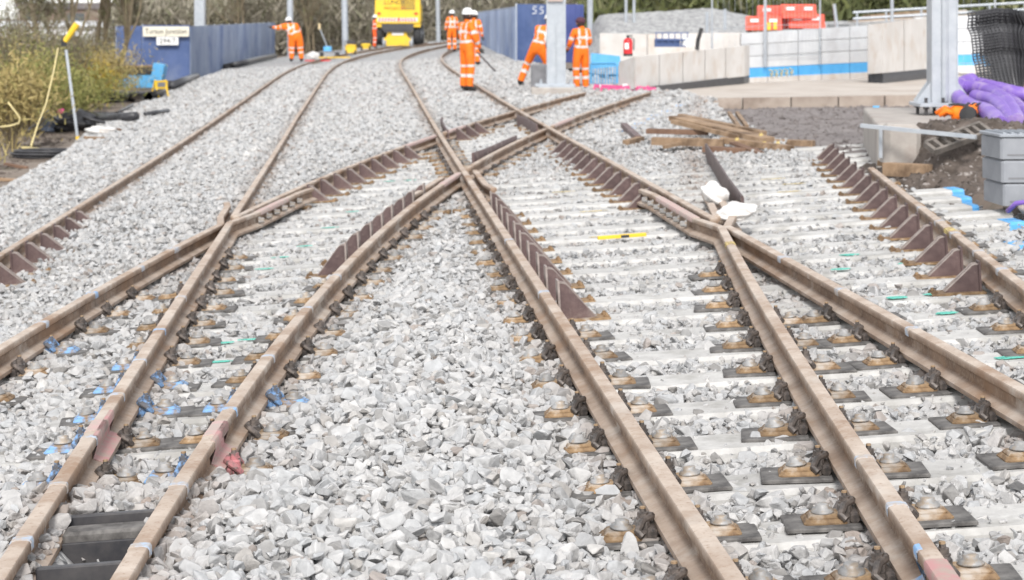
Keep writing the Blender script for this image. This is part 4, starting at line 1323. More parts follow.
b = MB(); b.box((-.15, -.38, 2.72), (1.0, .02, .09)); b.build('badge_bar', MT['ink'], ex)
b = MB(); b.box((0, .9, 1.12), (1.7, 2.6, .34)); b.build('turntable_frame', MT['black_steel'], ex)
b = MB(); b.prism([(-.70, .12), (.62, .12), (.72, .45), (.5, .62), (.42, 1.0), (.2, 1.0), (.15, .72), (-.25, .72), (-.3, 1.0), (-.5, 1.0), (-.58, .62), (-.8, .45)], .5, 'y')
b.build('rail_axle_frame', MT['yellow'], ex)
b = MB(); b.box((0, -.27, .78), (.62, .03, .20)); b.build('number_plate', MT['white'], ex)
for s_ in (-1, 1):
    for yy in (.35, 2.9):
        b = MB(); b.lathe((0, 0, 0), [(.40, -.22), (.52, -.19), (.54, 0), (.52, .19), (.40, .22)], 20, rot=Matrix.Rotation(math.pi / 2, 3, 'Y'))
        o = b.build('tyre', MT['black'], ex, True); o.location = (s_ * 1.02, yy, .72)
        b = MB(); b.lathe((0, 0, 0), [(.28, -.23), (.28, .23)], 14, rot=Matrix.Rotation(math.pi / 2, 3, 'Y')); b.build('rim', MT['galv'], o)
    b = MB(); b.lathe((0, 0, 0), [(.30, -.05), (.30, .03), (.25, .04), (.25, .14)], 18, rot=Matrix.Rotation(s_ * -math.pi / 2, 3, 'Y'))
    b.build('rail_wheel', MT['galv'], ex, True).location = (s_ * .75, -.05, .27)

# small plant near it
def small_machine(x, y, Y, label, name, w, h):
    p = at(x, y, Y); p.z = top_z(p.x, p.y)
    r = thing(name, label, 'generator' if name == 'generator' else 'equipment', p)
    b = MB(); b.cbox((0, 0, h * .42), (w, w * .8, h * .55), .06); b.build('housing', MT['yellow'], r)
    b = MB(); b.box((0, 0, h * .82), (w * .7, w * .6, h * .25)); b.build('engine', MT['black_steel'], r)
    for s_ in (-1, 1):
        b = MB(); b.lathe((0, 0, 0), [(.12, -.04), (.12, .04)], 12, rot=Matrix.Rotation(math.pi / 2, 3, 'Y')); b.build('wheel', MT['black'], r).location = (s_ * w * .4, -w * .3, .12)
    b = MB(); b.tube([(-w * .5, -w * .3, h * .6), (-w * .5, -w * .9, h * .9), (w * .5, -w * .9, h * .9), (w * .5, -w * .3, h * .6)], .02, 6); b.build('handle', MT['black_steel'], r)
    return r
small_machine(351, 52, 88, 'yellow and black wheeled generator at the foot of a slim mast', 'generator', .52, .72)
small_machine(366, 52, 95, 'small yellow wheeled power pack between generator and excavator', 'power_pack', .5, .5)
tr = thing('track_trolley', 'small blue and grey track trolley with a long tilted handle', 'trolley', on_ground(330, 57))
b = MB(); b.box((0, 0, .22), (.9, .6, .08)); b.build('deck', MT['grey_box'], tr)
b = MB(); b.cbox((-.1, 0, .36), (.35, .4, .22), .03); b.build('motor', MT['sky_blue'], tr)
for s_ in (-1, 1):
    b = MB(); b.lathe((0, 0, 0), [(.11, -.04), (.11, .04)], 12, rot=Matrix.Rotation(math.pi / 2, 3, 'X')); b.build('wheel', MT['black'], tr).location = (s_ * .35, -.3, .11)
b = MB(); b.tube([(-.1, 0, .4), (-.45, 0, 1.25)], .025, 8); b.build('handle', MT['galv'], tr)
b = MB(); b.box((-.47, 0, 1.36), (.10, .08, .26)); b.build('grip', MT['stake'], tr)
def sack(name, label, cat, loc, size, m_, seed=1, n=3, amp=1.0):
    bm = bmesh.new(); bmesh.ops.create_icosphere(bm, subdivisions=n, radius=.5)
    rr = random.Random(seed)
    ph = [rr.uniform(0, 6) for _ in range(6)]
    for v_ in bm.verts:
        c_ = v_.co
        k_ = 1 + amp * .16 * math.sin(c_.x * 9 + ph[0]) * math.cos(c_.y * 8 + ph[1]) + amp * .12 * math.sin(c_.z * 13 + c_.x * 7 + ph[2]) + .07 * math.sin(c_.y * 21 + ph[3])
        v_.co = Vector((c_.x * size[0], c_.y * size[1], max(c_.z, -.36) * size[2] + .36 * size[2])) * k_
    me = bpy.data.meshes.new(name); bm.to_mesh(me); bm.free()
    me.materials.append(m_)
    me.polygons.foreach_set('use_smooth', [True] * len(me.polygons))
    o = put(name, me); o.location = loc
    return tag(o, label, cat)
sack('white_sack', 'small white sack lying by the track beyond the stooping worker', 'sack', on_ground(313, 60), (.5, .4, .38), MT['sack'], 3)
b = MB(); b.box((0, 0, .04), (1.1, .12, .05)); o = b.build('marker_board', MT['redox']); o.location = on_ground(318, 61.5); o.rotation_euler = (0, 0, .05); tag(o, 'red board lying flat in front of the small white sack', 'board')
b = MB(); b.box((0, 0, .04), (1.5, .25, .05)); o = b.build('marker_board', MT['yellow']); o.location = on_ground(333, 58.5); o.rotation_euler = (0, 0, .02); tag(o, 'yellow board lying flat beside the track trolley', 'board')

# ------------------------------------------------------------------ concrete platform works beyond the junction
SLZ = .25
slab_ = MB()
sp = [at(655, 93, 36.9), at(692, 98.5, 34.4), at(925, 93.5, 37.2), at(1100, 92, 37.8)]
poly = [(p.x, p.y) for p in sp] + [(19, 66), (2.6, 66), (2.6, 38.5)]
slab_.prism(poly, .5, 'z', 0, SLZ - .25)
o = slab_.build('pavement', MT['slab']); o['kind'] = 'structure'
# weathered kerb stones along the slab's near edge
n = 9
ka, kb = Vector((sp[1].x, sp[1].y - .06, SLZ)), Vector((sp[3].x, sp[3].y - .06, SLZ))
for i in range(n):
    a, c_ = ka + (kb - ka) * (i / n + .002), ka + (kb - ka) * ((i + 1) / n - .002)
    b = MB(); face_hexa(b, [a + Vector((0, -.12, -.30)), c_ + Vector((0, -.12, -.30)), c_ + Vector((0, -.12, .012)), a + Vector((0, -.12, .012))], (0, .17, 0))
    k_ = b.build('kerb_stone', MT['kerb'], o)
# gritty brown hollow in front of it
gs = sheet('dirt_patch', np.linspace(2.2, 9, 60), np.linspace(19.5, 37.6, 110), lambda X, Y: ground_z(X, Y) + .035 + .025 * lumps(X, Y, 5, 3.) - .10 * (X + M * Y < 4.9), MT['grit'])
gs['kind'] = 'structure'

gn = 5200
gx_, gy_ = rng.uniform(2.4, 8.8, gn), 19.8 + 17.4 * rng.random(gn)
gz_ = ground_z(gx_, gy_) + .035 + .025 * lumps(gx_, gy_, 5, 3.)
kk_ = gx_ + M * gy_ > 4.95
grit_stone = [m_.copy() for m_ in rough_stones]
for m_ in grit_stone: m_.materials[0] = MT['grit']
gc_ = stone_collection('grit_shapes', grit_stone)
go_ = scatter('loose_grit', np.stack([gx_, gy_, gz_], 1)[kk_], (.05 * rng.lognormal(0, .5, gn))[kk_], 10, gc_, scatter_tree('scatter_grit', gc_))
tag(go_, 'loose brown grit strewn over the dirt before the kerb', 'grit', kind='stuff')
# low platform wall with dark plinth
def wall_piece(name, label, quad_px, plinth_px, depth, m_, group=None):
    r = thing(name, label, 'wall', group=group)
    b = MB(); face_hexa(b, [at(*q) for q in quad_px], depth); o = b.build('wall_face', m_, r)
    md = o.modifiers.new('soften', 'BEVEL'); md.width = .02; md.segments = 2
    b = MB(); face_hexa(b, [at(*q) for q in plinth_px], Vector(depth) * .9 ); b.build('plinth', MT['plastic'], r)
    return r
n_seg = 5
X0, X1 = 634, 745
r = thing('platform_wall', 'low pale concrete platform wall with black plinth and fire extinguisher on top', 'wall', group='platform walls')
def wl(t):  # along the wall: px x, top y, bottom y, plinth y, depth
    return X0 + (X1 - X0) * t, 56.5 + (45.5 - 56.5) * t, 88.5 + (76.5 - 88.5) * t, 94.5 + (84 - 94.5) * t, 37.5 + 6.6 * t
for i in range(n_seg):
    wa, wb_ = wl(0), wl(1)
    lo_ = [at(q[0], q[2], q[4]) for q in (wa, wb_)]; hi_ = [at(q[0], q[1], q[4]) for q in (wa, wb_)]
    t0, t1 = i / n_seg + .003, (i + 1) / n_seg - .003
    b = MB(); face_hexa(b, [lo_[0].lerp(lo_[1], t0), lo_[0].lerp(lo_[1], t1), hi_[0].lerp(hi_[1], t1), hi_[0].lerp(hi_[1], t0)], (.25, 1.1, 0))
    o = b.build('wall_panel', MT['concrete'], r); md = o.modifiers.new('soften', 'BEVEL'); md.width = .012; md.segments = 2
a, c_ = wl(.0), wl(1)
b = MB(); face_hexa(b, [at(a[0] + 12, a[3], a[4] + .08), at(c_[0] - 1, c_[3], c_[4] + .08), at(c_[0] - 1, c_[2] - 1, c_[4] + .08), at(a[0] + 12, a[2] - 1, a[4] + .08)], (.25, 1.0, 0))
b.build('plinth', MT['plastic'], r)
b = MB(); face_hexa(b, [at(618, 91, 38.4), at(634.3, 89, 37.55), at(634.3, 56.7, 37.55), at(619, 62, 38.4)], (.25, 1.0, 0)); b.build('wall_end', MT['concrete'], r)

# back wall of white precast panels with a blue band
def striped_wall(label, xa, xb, ya, yb, Ya, Yb, cols):
    """ya/yb: (top, band top, band bottom, foot) at both ends"""
    r = thing('platform_wall', label, 'wall', group='platform walls')
    ends = [(at(xa, ya[k], Ya), at(xb, yb[k], Yb)) for k in range(4)]
    def pt(t, k, f=0.0, k2=0):
        p = ends[k][0].lerp(ends[k][1], t)
        return p.lerp(ends[k2][0].lerp(ends[k2][1], t), f) if f else p
    for i in range(len(cols) - 1):
        t0, t1 = cols[i] + .002, cols[i + 1] - .002
        for j in range(3):
            f0, f1 = j / 3 + .008, (j + 1) / 3 - .008
            b = MB(); face_hexa(b, [pt(t0, 0, f1, 1), pt(t1, 0, f1, 1), pt(t1, 0, f0, 1), pt(t0, 0, f0, 1)], (0, .30, 0)); b.build('wall_panel', MT['wall_white'], r)
        b = MB(); face_hexa(b, [pt(t0, 2), pt(t1, 2), pt(t1, 1), pt(t0, 1)], (0, .30, 0)); b.build('blue_band_panel', MT['stripe'], r)
        e_ = Vector((0, -.05, 0))
        b = MB(); face_hexa(b, [pt(t0, 3) + e_ - Vector((0, 0, .15)), pt(t1, 3) + e_ - Vector((0, 0, .15)), pt(t1, 2) + e_, pt(t0, 2) + e_], (0, .4, 0)); b.build('footing_panel', MT['concrete'], r)
    e_ = Vector((0, .1, -.01))
    b = MB(); face_hexa(b, [pt(0, 3) + e_, pt(1, 3) + e_, pt(1, 0) + e_, pt(0, 0) + e_], (0, .18, 0)); b.build('core', MT['concrete'], r)
    return r
sw = striped_wall('white platform wall with bright blue band and yellow scribble', 741, 870, (33, 68.5, 78, 84), (25, 62, 72, 78), 45.0, 49.5, (0, .19, .42, .60, .83, 1))
for k in range(5):
    b = MB(); x = 771 + k * 5
    b.tube([at(x + d, 73 + e - k * .35, 45.9 + k * .17) for d, e in ((-2, -3), (2, -2), (-1, 1), (3, 2.5), (0, 4), (2, -1))], .018, 6); b.build('paint_scribble', MT['yellow_paint'], sw)
striped_wall('white platform wall with blue band behind the big mast and mesh panels', 915, 1075, (17, 55.5, 66, 73), (13, 53, 64, 71), 51, 51.5, (0, .2, .4, .6, .8, 1))
b = MB(); face_hexa(b, [at(648, 60, 47), at(742, 60, 47.6), at(742, 32.5, 47.6), at(648, 34, 47)], (0, .3, 0)); face_hexa(b, [at(600, 62, 48), at(647, 62, 47.2), at(647, 34, 47.2), at(600, 33, 48)], (0, .3, 0))
o = b.build('platform_wall', MT['concrete']); tag(o, 'plain grey concrete back wall behind the fire extinguisher', 'wall', 'platform walls')

# white block beside the mast
r = thing('platform_wall', 'tall white concrete wall block with black plinth beside the big mast', 'wall', group='platform walls')
A_, B_, D_ = (868, 45.0), (883, 44.4), (930, 49.0)
for name, (xa, Ya), (xb, Yb), ta, tb, ba, bb in (('wall_panel', A_, B_, 24.5, 23, 74, 73), ('wall_panel', B_, (904, 46.4), 23, 20.2, 73, 71), ('wall_panel', (904.4, 46.4), D_, 20.2, 17, 71, 68.5)):
    b = MB(); face_hexa(b, [at(xa, ba, Ya), at(xb, bb, Yb), at(xb, tb, Yb), at(xa, ta, Ya)], (.1, .6, 0)); b.build(name, MT['concrete'], r)
b = MB(); face_hexa(b, [at(868, 84, 45.2), at(883, 83.5, 44.6), at(883, 72.5, 44.6), at(868, 73.5, 45.2)], (.1, .5, 0)); face_hexa(b, [at(883, 83.5, 44.6), at(930, 79, 49.2), at(930, 68, 49.2), at(883, 72.5, 44.6)], (.1, .5, 0)); b.build('plinth', MT['plastic'], r)

# fire extinguisher on the low wall
fe = thing('fire_extinguisher', 'red fire extinguisher standing on the low concrete platform wall', 'extinguisher', at(628, 56, 38.2))
b = MB(); b.lathe((0, 0, 0), [(.09, 0), (.092, .02), (.092, .30), (.07, .345), (.03, .36)], 16); b.build('cylinder', MT['redox'], fe, True)
b = MB(); b.lathe((0, 0, .355), [(.028, 0), (.028, .04), (.018, .06)], 10); b.box((.03, 0, .41), (.13, .02, .02)); b.build('valve', MT['black'], fe)
b = MB(); b.tube([(.04, 0, .38), (.12, 0, .34), (.115, 0, .12)], .012, 6); b.build('hose', MT['black'], fe)
b = MB(); b.lathe((0, 0, -.002), [(.094, 0), (.094, .05)], 16); b.build('base_ring', MT['black'], fe)
b = MB(); b.box((-.03, -.088, .2), (.08, .016, .12)); b.build('label_plate', MT['white'], fe)
b = MB(); b.tube([at(697, 50, 41), at(698, 40, 41), at(700, 34, 41), at(701.5, 28, 41)], [.045, .045, .045, .045], 10); o = b.build('duct_stub', MT['black']); tag(o, 'short black duct stub sticking up behind the low platform wall', 'pipe')
# blue bottle cage
cg = thing('blue_cage', 'small blue wire cage with a white drum behind the low wall', 'cage', at(672, 47, 45.5))
for i in range(6):
    b = MB(); b.box((-.38 + i * .15, 0, .17), (.025, .025, .34)); b.build('upright', MT['hoard'], cg)
for zz in (.02, .17, .34):
    b = MB(); b.box((0, 0, zz), (.8, .03, .025)); b.build('rail_bar', MT['hoard'], cg)
b = MB(); b.cbox((-.1, .2, .1), (.6, .3, .2), .02); b.build('crate', MT['hoard'], cg)
b = MB(); b.lathe((.36, .1, 0), [(.12, 0), (.12, .2), (.05, .22)], 12); b.build('drum', MT['white'], cg)

# heap of gravel
def heap_z(X, Y):
    prof = np.interp(X, [2.0, 3.0, 5.3, 6.4, 8.2, 10, 14, 20, 26], [.4, 2.0, 2.12, 2.22, 1.9, 1.75, 1.86, 1.9, 0.4])
    t = np.clip((Y - 52) / 10, 0, 1)
    back = np.clip((74 - Y) / 8, 0, 1)
    return .35 + (prof - .35) * np.minimum(t, back) ** .8 + .06 * lumps(X, Y, 2.4, 6.)
hp = sheet('gravel_heap', np.linspace(2, 26, 120), np.linspace(51, 75, 80), heap_z, MT['heap'])
tag(hp, 'long heap of pale grey gravel behind the platform walls', 'gravel heap', kind='stuff')

# plastic barriers piled up
def plastic_barrier(loc, rz, label, m_, tilt=0.0):
    r = thing('plastic_barrier', label, 'barrier', loc, rz, group='red plastic barriers piled behind the wall')
    r.rotation_euler = (tilt, 0, rz); r.scale = (1, 1, .74)
    b = MB(); b.prism([(-.22, 0), (.22, 0), (.20, .12), (.09, .26), (.07, .52), (-.07, .52), (-.09, .26), (-.20, .12)], .98, 'x'); o = b.build('shell', m_, r)
    md = o.modifiers.new('soften', 'BEVEL'); md.width = .03; md.segments = 2
    for s_ in (-.25, .25):
        b = MB(); b.box((s_, -.10, .36), (.22, .06, .12)); b.build('recess', MT['white'], r)
    b = MB(); b.lathe((0, 0, .52), [(.05, 0), (.05, .03)], 10); b.build('filler_cap', MT['black'], r)
Yb = 51
base = at(757, 30, Yb)
pos = [(764, 30.5, 'MT', 'lowest red barrier at the end of the pile with white recesses'), (785, 29.5, '', 'red barrier second along the bottom of the pile'), (806, 28.5, '', 'red barrier at the wall end of the pile beside the thin post'),
       (775, 19.8, '', 'red barrier lying on top of the pile at its lower end'), (798, 18.6, '', 'topmost red barrier at the high end of the pile')]
for i, (x, y, _, lab) in enumerate(pos):
    p = at(x, y, Yb + (i % 2) * .5)
    plastic_barrier(p, .08 * (i - 2), lab, MT['red'])
b = MB(); b.box((0, 0, 0), (2.0, 1.2, .55)); o = b.build('pallet_stand', MT['timber_dark']); o.location = at(786, 29.5, Yb + .3) - Vector((0, 0, .30)); tag(o, 'dark timber stand carrying the pile of red barriers', 'stand')
for x, y in ((769, 27), (775, 26.5)):
    b = MB(); b.cbox((0, 0, .1), (.1, .05, .2), .01); o = b.build('warning_lamp', MT['yellow']); o.location = at(x, y + 3, Yb - .35); tag(o, 'yellow warning lamp in front of the red barriers, ' + ('nearer the wall joint' if x == 769 else 'second from the thin post'), 'lamp')

# temporary mesh fence in front of the walls
def mesh_fence(label, x0, y0, Y0, x1, y1, Y1, h):
    a, c_ = at(x0, y0, Y0), at(x1, y1, Y1)
    r = thing('mesh_fence', label, 'fence', group='temporary mesh fence panels')
    for p in (a, c_):
        b = MB(); b.tube([p, p + Vector((0, 0, h))], .021, 8); b.build('post', MT['galv'], r)
    for zz in (.25, h * .5, h - .08):
        b = MB(); b.tube([a + Vector((0, 0, zz)), c_ + Vector((0, 0, zz))], .007, 6); b.build('wire', MT['galv'], r)
    n = int((c_ - a).length / .16)
    for i in range(1, n):
        q = a + (c_ - a) * (i / n)
        b = MB(); b.tube([q + Vector((0, 0, .2)), q + Vector((0, 0, h - .08))], .0028, 4); b.build('wire', MT['galv'], r)
mesh_fence('temporary mesh fence panel in front of the blue band wall', 766, 67, 45.7, 820, 64, 47.5, 2.0)
mesh_fence('temporary mesh fence panel at the end with the yellow scribble', 712, 70, 46.6, 764.5, 67, 45.6, 2.0)
mesh_fence('temporary mesh fence panel seen between big mast and black mesh panels', 940, 75, 42, 995, 74, 42, 2.2)
for x, yt, lab, ln in ((837, 4, 'pale leaning pole behind the striped wall', -3), (892, 0, 'thin upright post behind the tall white block', 0), (725, 9, 'short white post on the gravel heap', 0), (707, 12, 'shortest white post on the gravel heap', 0), (626, 0, 'thin white pole at the end of the gravel heap nearest the hoarding', 0), (634, 0, 'second thin white pole near the end of the gravel heap', 0), (590, 0, 'pale pole right beside the blue hoarding corner', 0)):
    Yp = 50.5 if x > 640 else 60
    yb = {725: 30, 707: 33, 837: 28}.get(x, 38)
    if x in (725, 707): Yp = 56
    b = MB(); b.tube([at(x, yb, Yp), at(x + ln, yt - (26 if yt == 0 else 0), Yp)], .045 if x != 590 else .09, 8)
    o = b.build('marker_post', MT['galv']); tag(o, lab, 'post')

# hand rail and stacked boards beyond the white block
hd_ = thing('hand_rail', 'pale blue galvanised hand rail above stacked boards at the skyline', 'railing')
for dy in (0, 7):
    b = MB(); b.tube([at(853, 12.5 + dy * .9, 54), at(1060, 0.5 + dy, 54)], .035, 8); b.build('rail_tube', MT['galv'], hd_)
for t in (0.02, .16, .33, .5, .66, .83, .98):
    x = 853 + 207 * t; y = 12.5 - 12 * t
    b = MB(); b.tube([at(x, y, 54), at(x, 42, 54)], .03, 8); b.build('post', MT['galv'], hd_)
tb = thing('board_stack', 'stack of brown boards lying behind the hand rail', 'boards')
for i in range(4):
    a, c_ = at(855 + i * 5, 22.5 - i * 2.0, 56), at(985 - i * 9, 15.5 - i * 2.0, 56)
    b = MB(); face_hexa(b, [a, c_, c_ + Vector((0, 0, .05)), a + Vector((0, 0, .05))], (0, 1.2, 0)); b.build('board', MT['timber'] if i % 2 else MT['slab'], tb)
b = MB(); face_hexa(b, [at(850, 40, 55.5), at(1080, 34, 55.5), at(1080, 14, 55.5), at(850, 24, 55.5)], (0, 4, 0)); o = b.build('embankment', MT['heap']); o['kind'] = 'structure'

# pedestrian barriers beside the central mast
def gate_barrier(name, label, x0, y0, x1, y1, Y, h, m_, cat='barrier', panel=False):
    a, c_ = at(x0, y0, Y), at(x1, y1, Y - .25)
    r = thing(name, label, cat)
    up = Vector((0, 0, h))
    b = MB(); b.tube([a, a + up * .95, a + up + (c_ - a) * .04, c_ + up - (c_ - a) * .04, c_ + up * .95, c_], .028, 8); b.build('frame', m_, r)
    b = MB(); b.tube([a + up * .14, c_ + up * .14], .022, 8); b.build('bottom_bar', m_, r)
    for i in range(1, 9):
        q = a + (c_ - a) * (i / 9)
        b = MB(); b.tube([q + up * .14, q + up * .97], .014, 6); b.build('bar', m_, r)
    return r
gate_barrier('pedestrian_barrier', 'light blue pedestrian barrier behind the worker in the maroon cap', 591, 92, 617, 92, 40.8, .62, MT['sky_blue'])
b = MB(); face_hexa(b, [at(591, 69, 43), at(621, 66, 43), at(620, 56, 43), at(591, 53, 43)], (0, .04, 0)); o = b.build('blue_sheet', MT['sky_blue']); tag(o, 'bright blue plastic sheet fixed between barrier and concrete wall', 'sheet')
b = MB(); b.tube([at(606, 92, 43.05), at(606, 66, 43.05)], .03, 6); b.build('stake', MT['galv'], o)
pk = thing('chapter_barrier', 'pink and white plastic barrier lying low at the end of the tracks', 'barrier')
a, c_ = at(594, 95, 38.6), at(656, 94, 37.2)
for k_, (z0, z1, m_) in enumerate(((.15, .22, 'pink'), (.0, .04, 'pink'))):
    b = MB(); face_hexa(b, [a + Vector((0, 0, z0)), c_ + Vector((0, 0, z0 * .3)), c_ + Vector((0, 0, z1 * .6)), a + Vector((0, 0, z1))], (0, .05, 0)); b.build('rail_bar', MT[m_], pk)
for i in range(8):
    q = a + (c_ - a) * (i / 8)
    b = MB(); b.box(q + Vector((0, .02, .08)), (.04, .04, .17)); b.build('upright', MT['pink'], pk)
for i in range(2):
    q = a + (c_ - a) * (.1 + .38 * i)
    b = MB(); b.box(q + Vector((.12, -.012, .185)), (.26, .02, .06)); b.build('reflector', MT['white'], pk)
b = MB(); b.cbox((0, 0, .28), (.42, .4, .56), .03); o = b.build('tool_box', MT['grey_box']); o.location = at(541, 87, 39.5); o.location.z = top_z(o.location.x, o.location.y); tag(o, 'dark grey box standing by the foot of the central mast', 'box')

# ------------------------------------------------------------------ timber, offcuts, bags
def beam(name, label, cat, p0, p1, w, h, m_, group=None, roll=0.0):
    p0, p1 = Vector(p0), Vector(p1)
    d = p1 - p0
    b = MB(); b.cbox((0, 0, 0), (d.length, w, h), min(w, h) * .06)
    o = b.build(name, m_)
    o.matrix_world = Matrix.Translation((p0 + p1) / 2) @ d.to_track_quat('X', 'Z').to_matrix().to_4x4() @ Matrix.Rotation(roll, 4, 'X')
    return tag(o, label, cat, group)
MT['blue_end'] = mat('blue_sprayed_end', (.10, .36, .70), (.22, .46, .72), .75, 14, mix=(.45, .7))
TG = 'timbers dumped beside the junction'
beam('timber_beam', 'broad brown timber beam lying slantwise across the top of the pile', 'timber', at(676, 118, 23.6), at(767, 140, 22.2), .24, .06, MT['timber'], TG)
beam('timber_beam', 'long thin timber on the far edge of the pile', 'timber', at(680, 117.5, 24.2), at(764, 135, 23.0), .10, .10, MT['timber'], TG)
beam('timber_beam', 'pale straight timber lying along the front of the pile', 'timber', at(652, 141, 22.2), at(724, 143, 22.0), .12, .09, MT['timber'], TG)
beam('timber_beam', 'dark timber lying flat behind the pale front timber', 'timber', at(647, 131, 23.4), at(708, 132.5, 23.2), .14, .06, MT['timber_dark'], TG)
beam('timber_beam', 'brown timber with yellow ends at the far end of the pile', 'timber', at(722, 140, 22.1), at(792, 149, 21.5), .10, .07, MT['timber'], TG)
beam('timber_beam', 'single timber lying apart on the brown dirt', 'timber', at(770, 142, 22.6), at(814, 143.5, 22.4), .14, .07, MT['timber'], TG)
beam('timber_beam', 'short dark timber under the front of the pile', 'timber', at(704, 149, 21.7), at(758, 151, 21.5), .2, .06, MT['timber_dark'], TG)
beam('timber_beam', 'thin slat lying on top of the broad slanting beam', 'timber', at(672, 121.5, 22.9), at(738, 137, 22.0), .05, .05, MT['timber'], TG)
beam('timber_beam', 'short broken board sticking out below the slanting beam', 'timber', at(733, 143, 21.9), at(760, 153, 21.2), .10, .03, MT['timber_dark'], TG)
beam('timber_beam', 'thin slat leaning between the front timbers of the pile', 'timber', at(664, 147, 21.9), at(700, 139, 22.3), .05, .04, MT['timber'], TG)
for i, (x, y) in enumerate(((737, 139), (761, 134.5), (764, 142.5), (778, 142.5), (790, 148))):
    b = MB(); b.cbox((0, 0, 0), (.045, .02, .032), .006); o = b.build('timber_tag', MT['yellow_paint']); o.location = at(x, y, 21.75); tag(o, ('yellow tag on the face of the slanting beam', 'yellow tag high on the end of the slanting beam', 'yellow tag low on the end of the slanting beam', 'yellow tag on the single timber', 'yellow tag on the end of the lowest timber')[i], 'tag')
for i in range(2):
    beam('wooden_lath', ('thin lath standing up behind the timber pile', 'second thin lath leaning behind the timber pile')[i], 'lath', at(729 + i * 8, 113, 26.5), at(739 + i * 8, 127, 24), .05, .05, MT['timber'])
beam('steel_offcut', 'short brown steel offcut lying on the ballast', 'offcut', at(624, 126, 26.5), at(638, 139, 23.8), .09, .09, MT['bracket'])
beam('wooden_offcut', 'short pale wooden offcut on the ballast below the steel one', 'offcut', at(626, 143, 23.2), at(641, 139, 23.8), .09, .07, MT['timber'])
o = sack('white_bag', 'crumpled white bag tucked between the wing rail and the brown check rail', 'bag', at(713, 200, 14.9), (.20, .28, .15), MT['sack'], 21, 4, .45)
o.rotation_euler = (.35, .1, .3); o['group'] = 'white bags dropped behind the crossing nose'
o = sack('white_bag', 'larger flat white bag lying beside the wing rail', 'bag', at(738, 217, 13.9), (.27, .42, .11), MT['sack'], 33, 4, .45)
o.rotation_euler = (.12, -.1, -.3); o['group'] = 'white bags dropped behind the crossing nose'
# a yellow level left on a bearer
p = on_surface(622, 240, -.15)
b = MB(); b.cbox((0, 0, .012), (.36, .035, .024), .003); o = b.build('spirit_level', MT['yellow']); o.matrix_world = frame_at((p.x + M * p.y) / NRM, (-M * p.x + p.y) / NRM, -.135, .06)
tag(o, 'yellow and black spirit level lying on a bearer between the middle rails', 'spirit level')
b = MB(); b.cbox((.02, -.019, .012), (.06, .004, .02), .001); b.build('vial', MT['black'], o)
# blue-sprayed bearer ends
for bo, u1_, v in ENDS:
    u, Y = rail_at(wR, v)
    if 9.5 < Y < 18.6:
        blen = bo.data.vertices[0].co.x * -2
        rr_ = random.random()
        L_ = random.uniform(.05, .13)
        if rr_ < .8:
            b = MB(); b.prism([(-.154, -.19), (.154, -.19), (.144, -.016), (.124, .004), (-.124, .004), (-.144, -.016)], L_, 'x'); b.build('paint_mark', MT['blue_end'], bo).location = (abs(blen) / 2 - L_ / 2 + .006, 0, 0)
for x, y in ((628, 130), (636, 127.5), (645, 123), (653, 118.5), (661, 115), (671, 111), (685, 105)):
    p = on_surface(x, y, -.10)
    r0 = frame_at((p.x + M * p.y) / NRM, (-M * p.x + p.y) / NRM, -.06)
    b = MB(); b.cbox((-.13, 0, -.10), (.26, .22, .17), .02); o = b.build('bearer', MT['bearer'], left_t); o.matrix_local = r0
    b = MB(); b.box((-.09, -.108, -.085), (.17, .02, .13)); b.build('paint_mark', MT['blue_paint'], o)

# ------------------------------------------------------------------ right foreground clutter
def trough(label, z, dx, ribbed):
    r = thing('cable_trough', label, 'trough', (3.66 + dx, 14.5, z), .04, group='stacked grey cable troughs')
    b = MB(); b.cbox((.5, .0, .08), (1.0, .52, .165), .015); b.build('body', MT['trough'], r)
    b = MB(); b.box((.5, -.255, .03), (.9, .016, .012)); b.build('groove', MT['grey_box'], r)
    if ribbed:
        b = MB(); b.cbox((.5, 0, .176), (1.02, .54, .022), .005); l_ = b.build('lid', MT['lid'], r)
        for i in range(16):
            b = MB(); b.box((.04 + i * .062, 0, .192), (.024, .46, .012)); b.build('rib', MT['lid'], l_)
for lab, z, dx, rb in (('lowest grey cable trough of the stack, foot in the ballast', .17, .012, False), ('middle grey cable trough of the stack', .345, .0, False), ('top grey cable trough with ribbed metal lid', .52, -.008, True)):
    trough(lab, z, dx, rb)
sack('rubble_sack', 'torn whitish sack of rubble in front of the trough stack', 'sack', (3.92, 13.9, .10), (.4, .3, .22), mat('dirty_sack', (.46, .42, .38), (.30, .255, .22), .9, 9, bump=.9), 5)
b = MB(); b.tube([(3.60, 13.8, .17), (3.64, 13.72, .235), (3.72, 13.68, .25), (3.85, 13.64, .24), (4.0, 13.6, .2)], .018, 8); o = b.build('purple_strap', MT['purple'], None, True); tag(o, 'short purple strap over the rubble sack', 'strap')
# soil bank with a dark hollow
def soil_z(X, Y):
    ridge = .52 * np.exp(-((Y - 17.9) / .9) ** 2) * smooth(3.45, 3.95, X)
    dip = -.30 * np.exp(-((X - 3.80) / .33) ** 2 - ((Y - 15.9) / .6) ** 2)
    e = np.minimum(np.minimum(X - 3.2, 6.2 - X), np.minimum(Y - 14.9, 19.2 - Y))
    return .02 + ridge + dip + .09 * smooth(0, .35, e) + .05 * lumps(X, Y, 6, 2.) * smooth(0, .3, e) + .03 * lumps(X, Y, 15, 5.) - .25 * (1 - smooth(0, .25, e))
so = sheet('soil_heap', np.linspace(3.2, 6.2, 110), np.linspace(14.9, 19.2, 150), soil_z, MT['soil'])
tag(so, 'brown soil bank with a dark hollow below the mast foundation', 'soil heap', kind='stuff')
cl_n = 900
cx, cy = rng.uniform(3.4, 4.9, cl_n), rng.uniform(15.2, 18.3, cl_n)
cz = soil_z(cx, cy)
soil_stone = [m_.copy() for m_ in rough_stones]
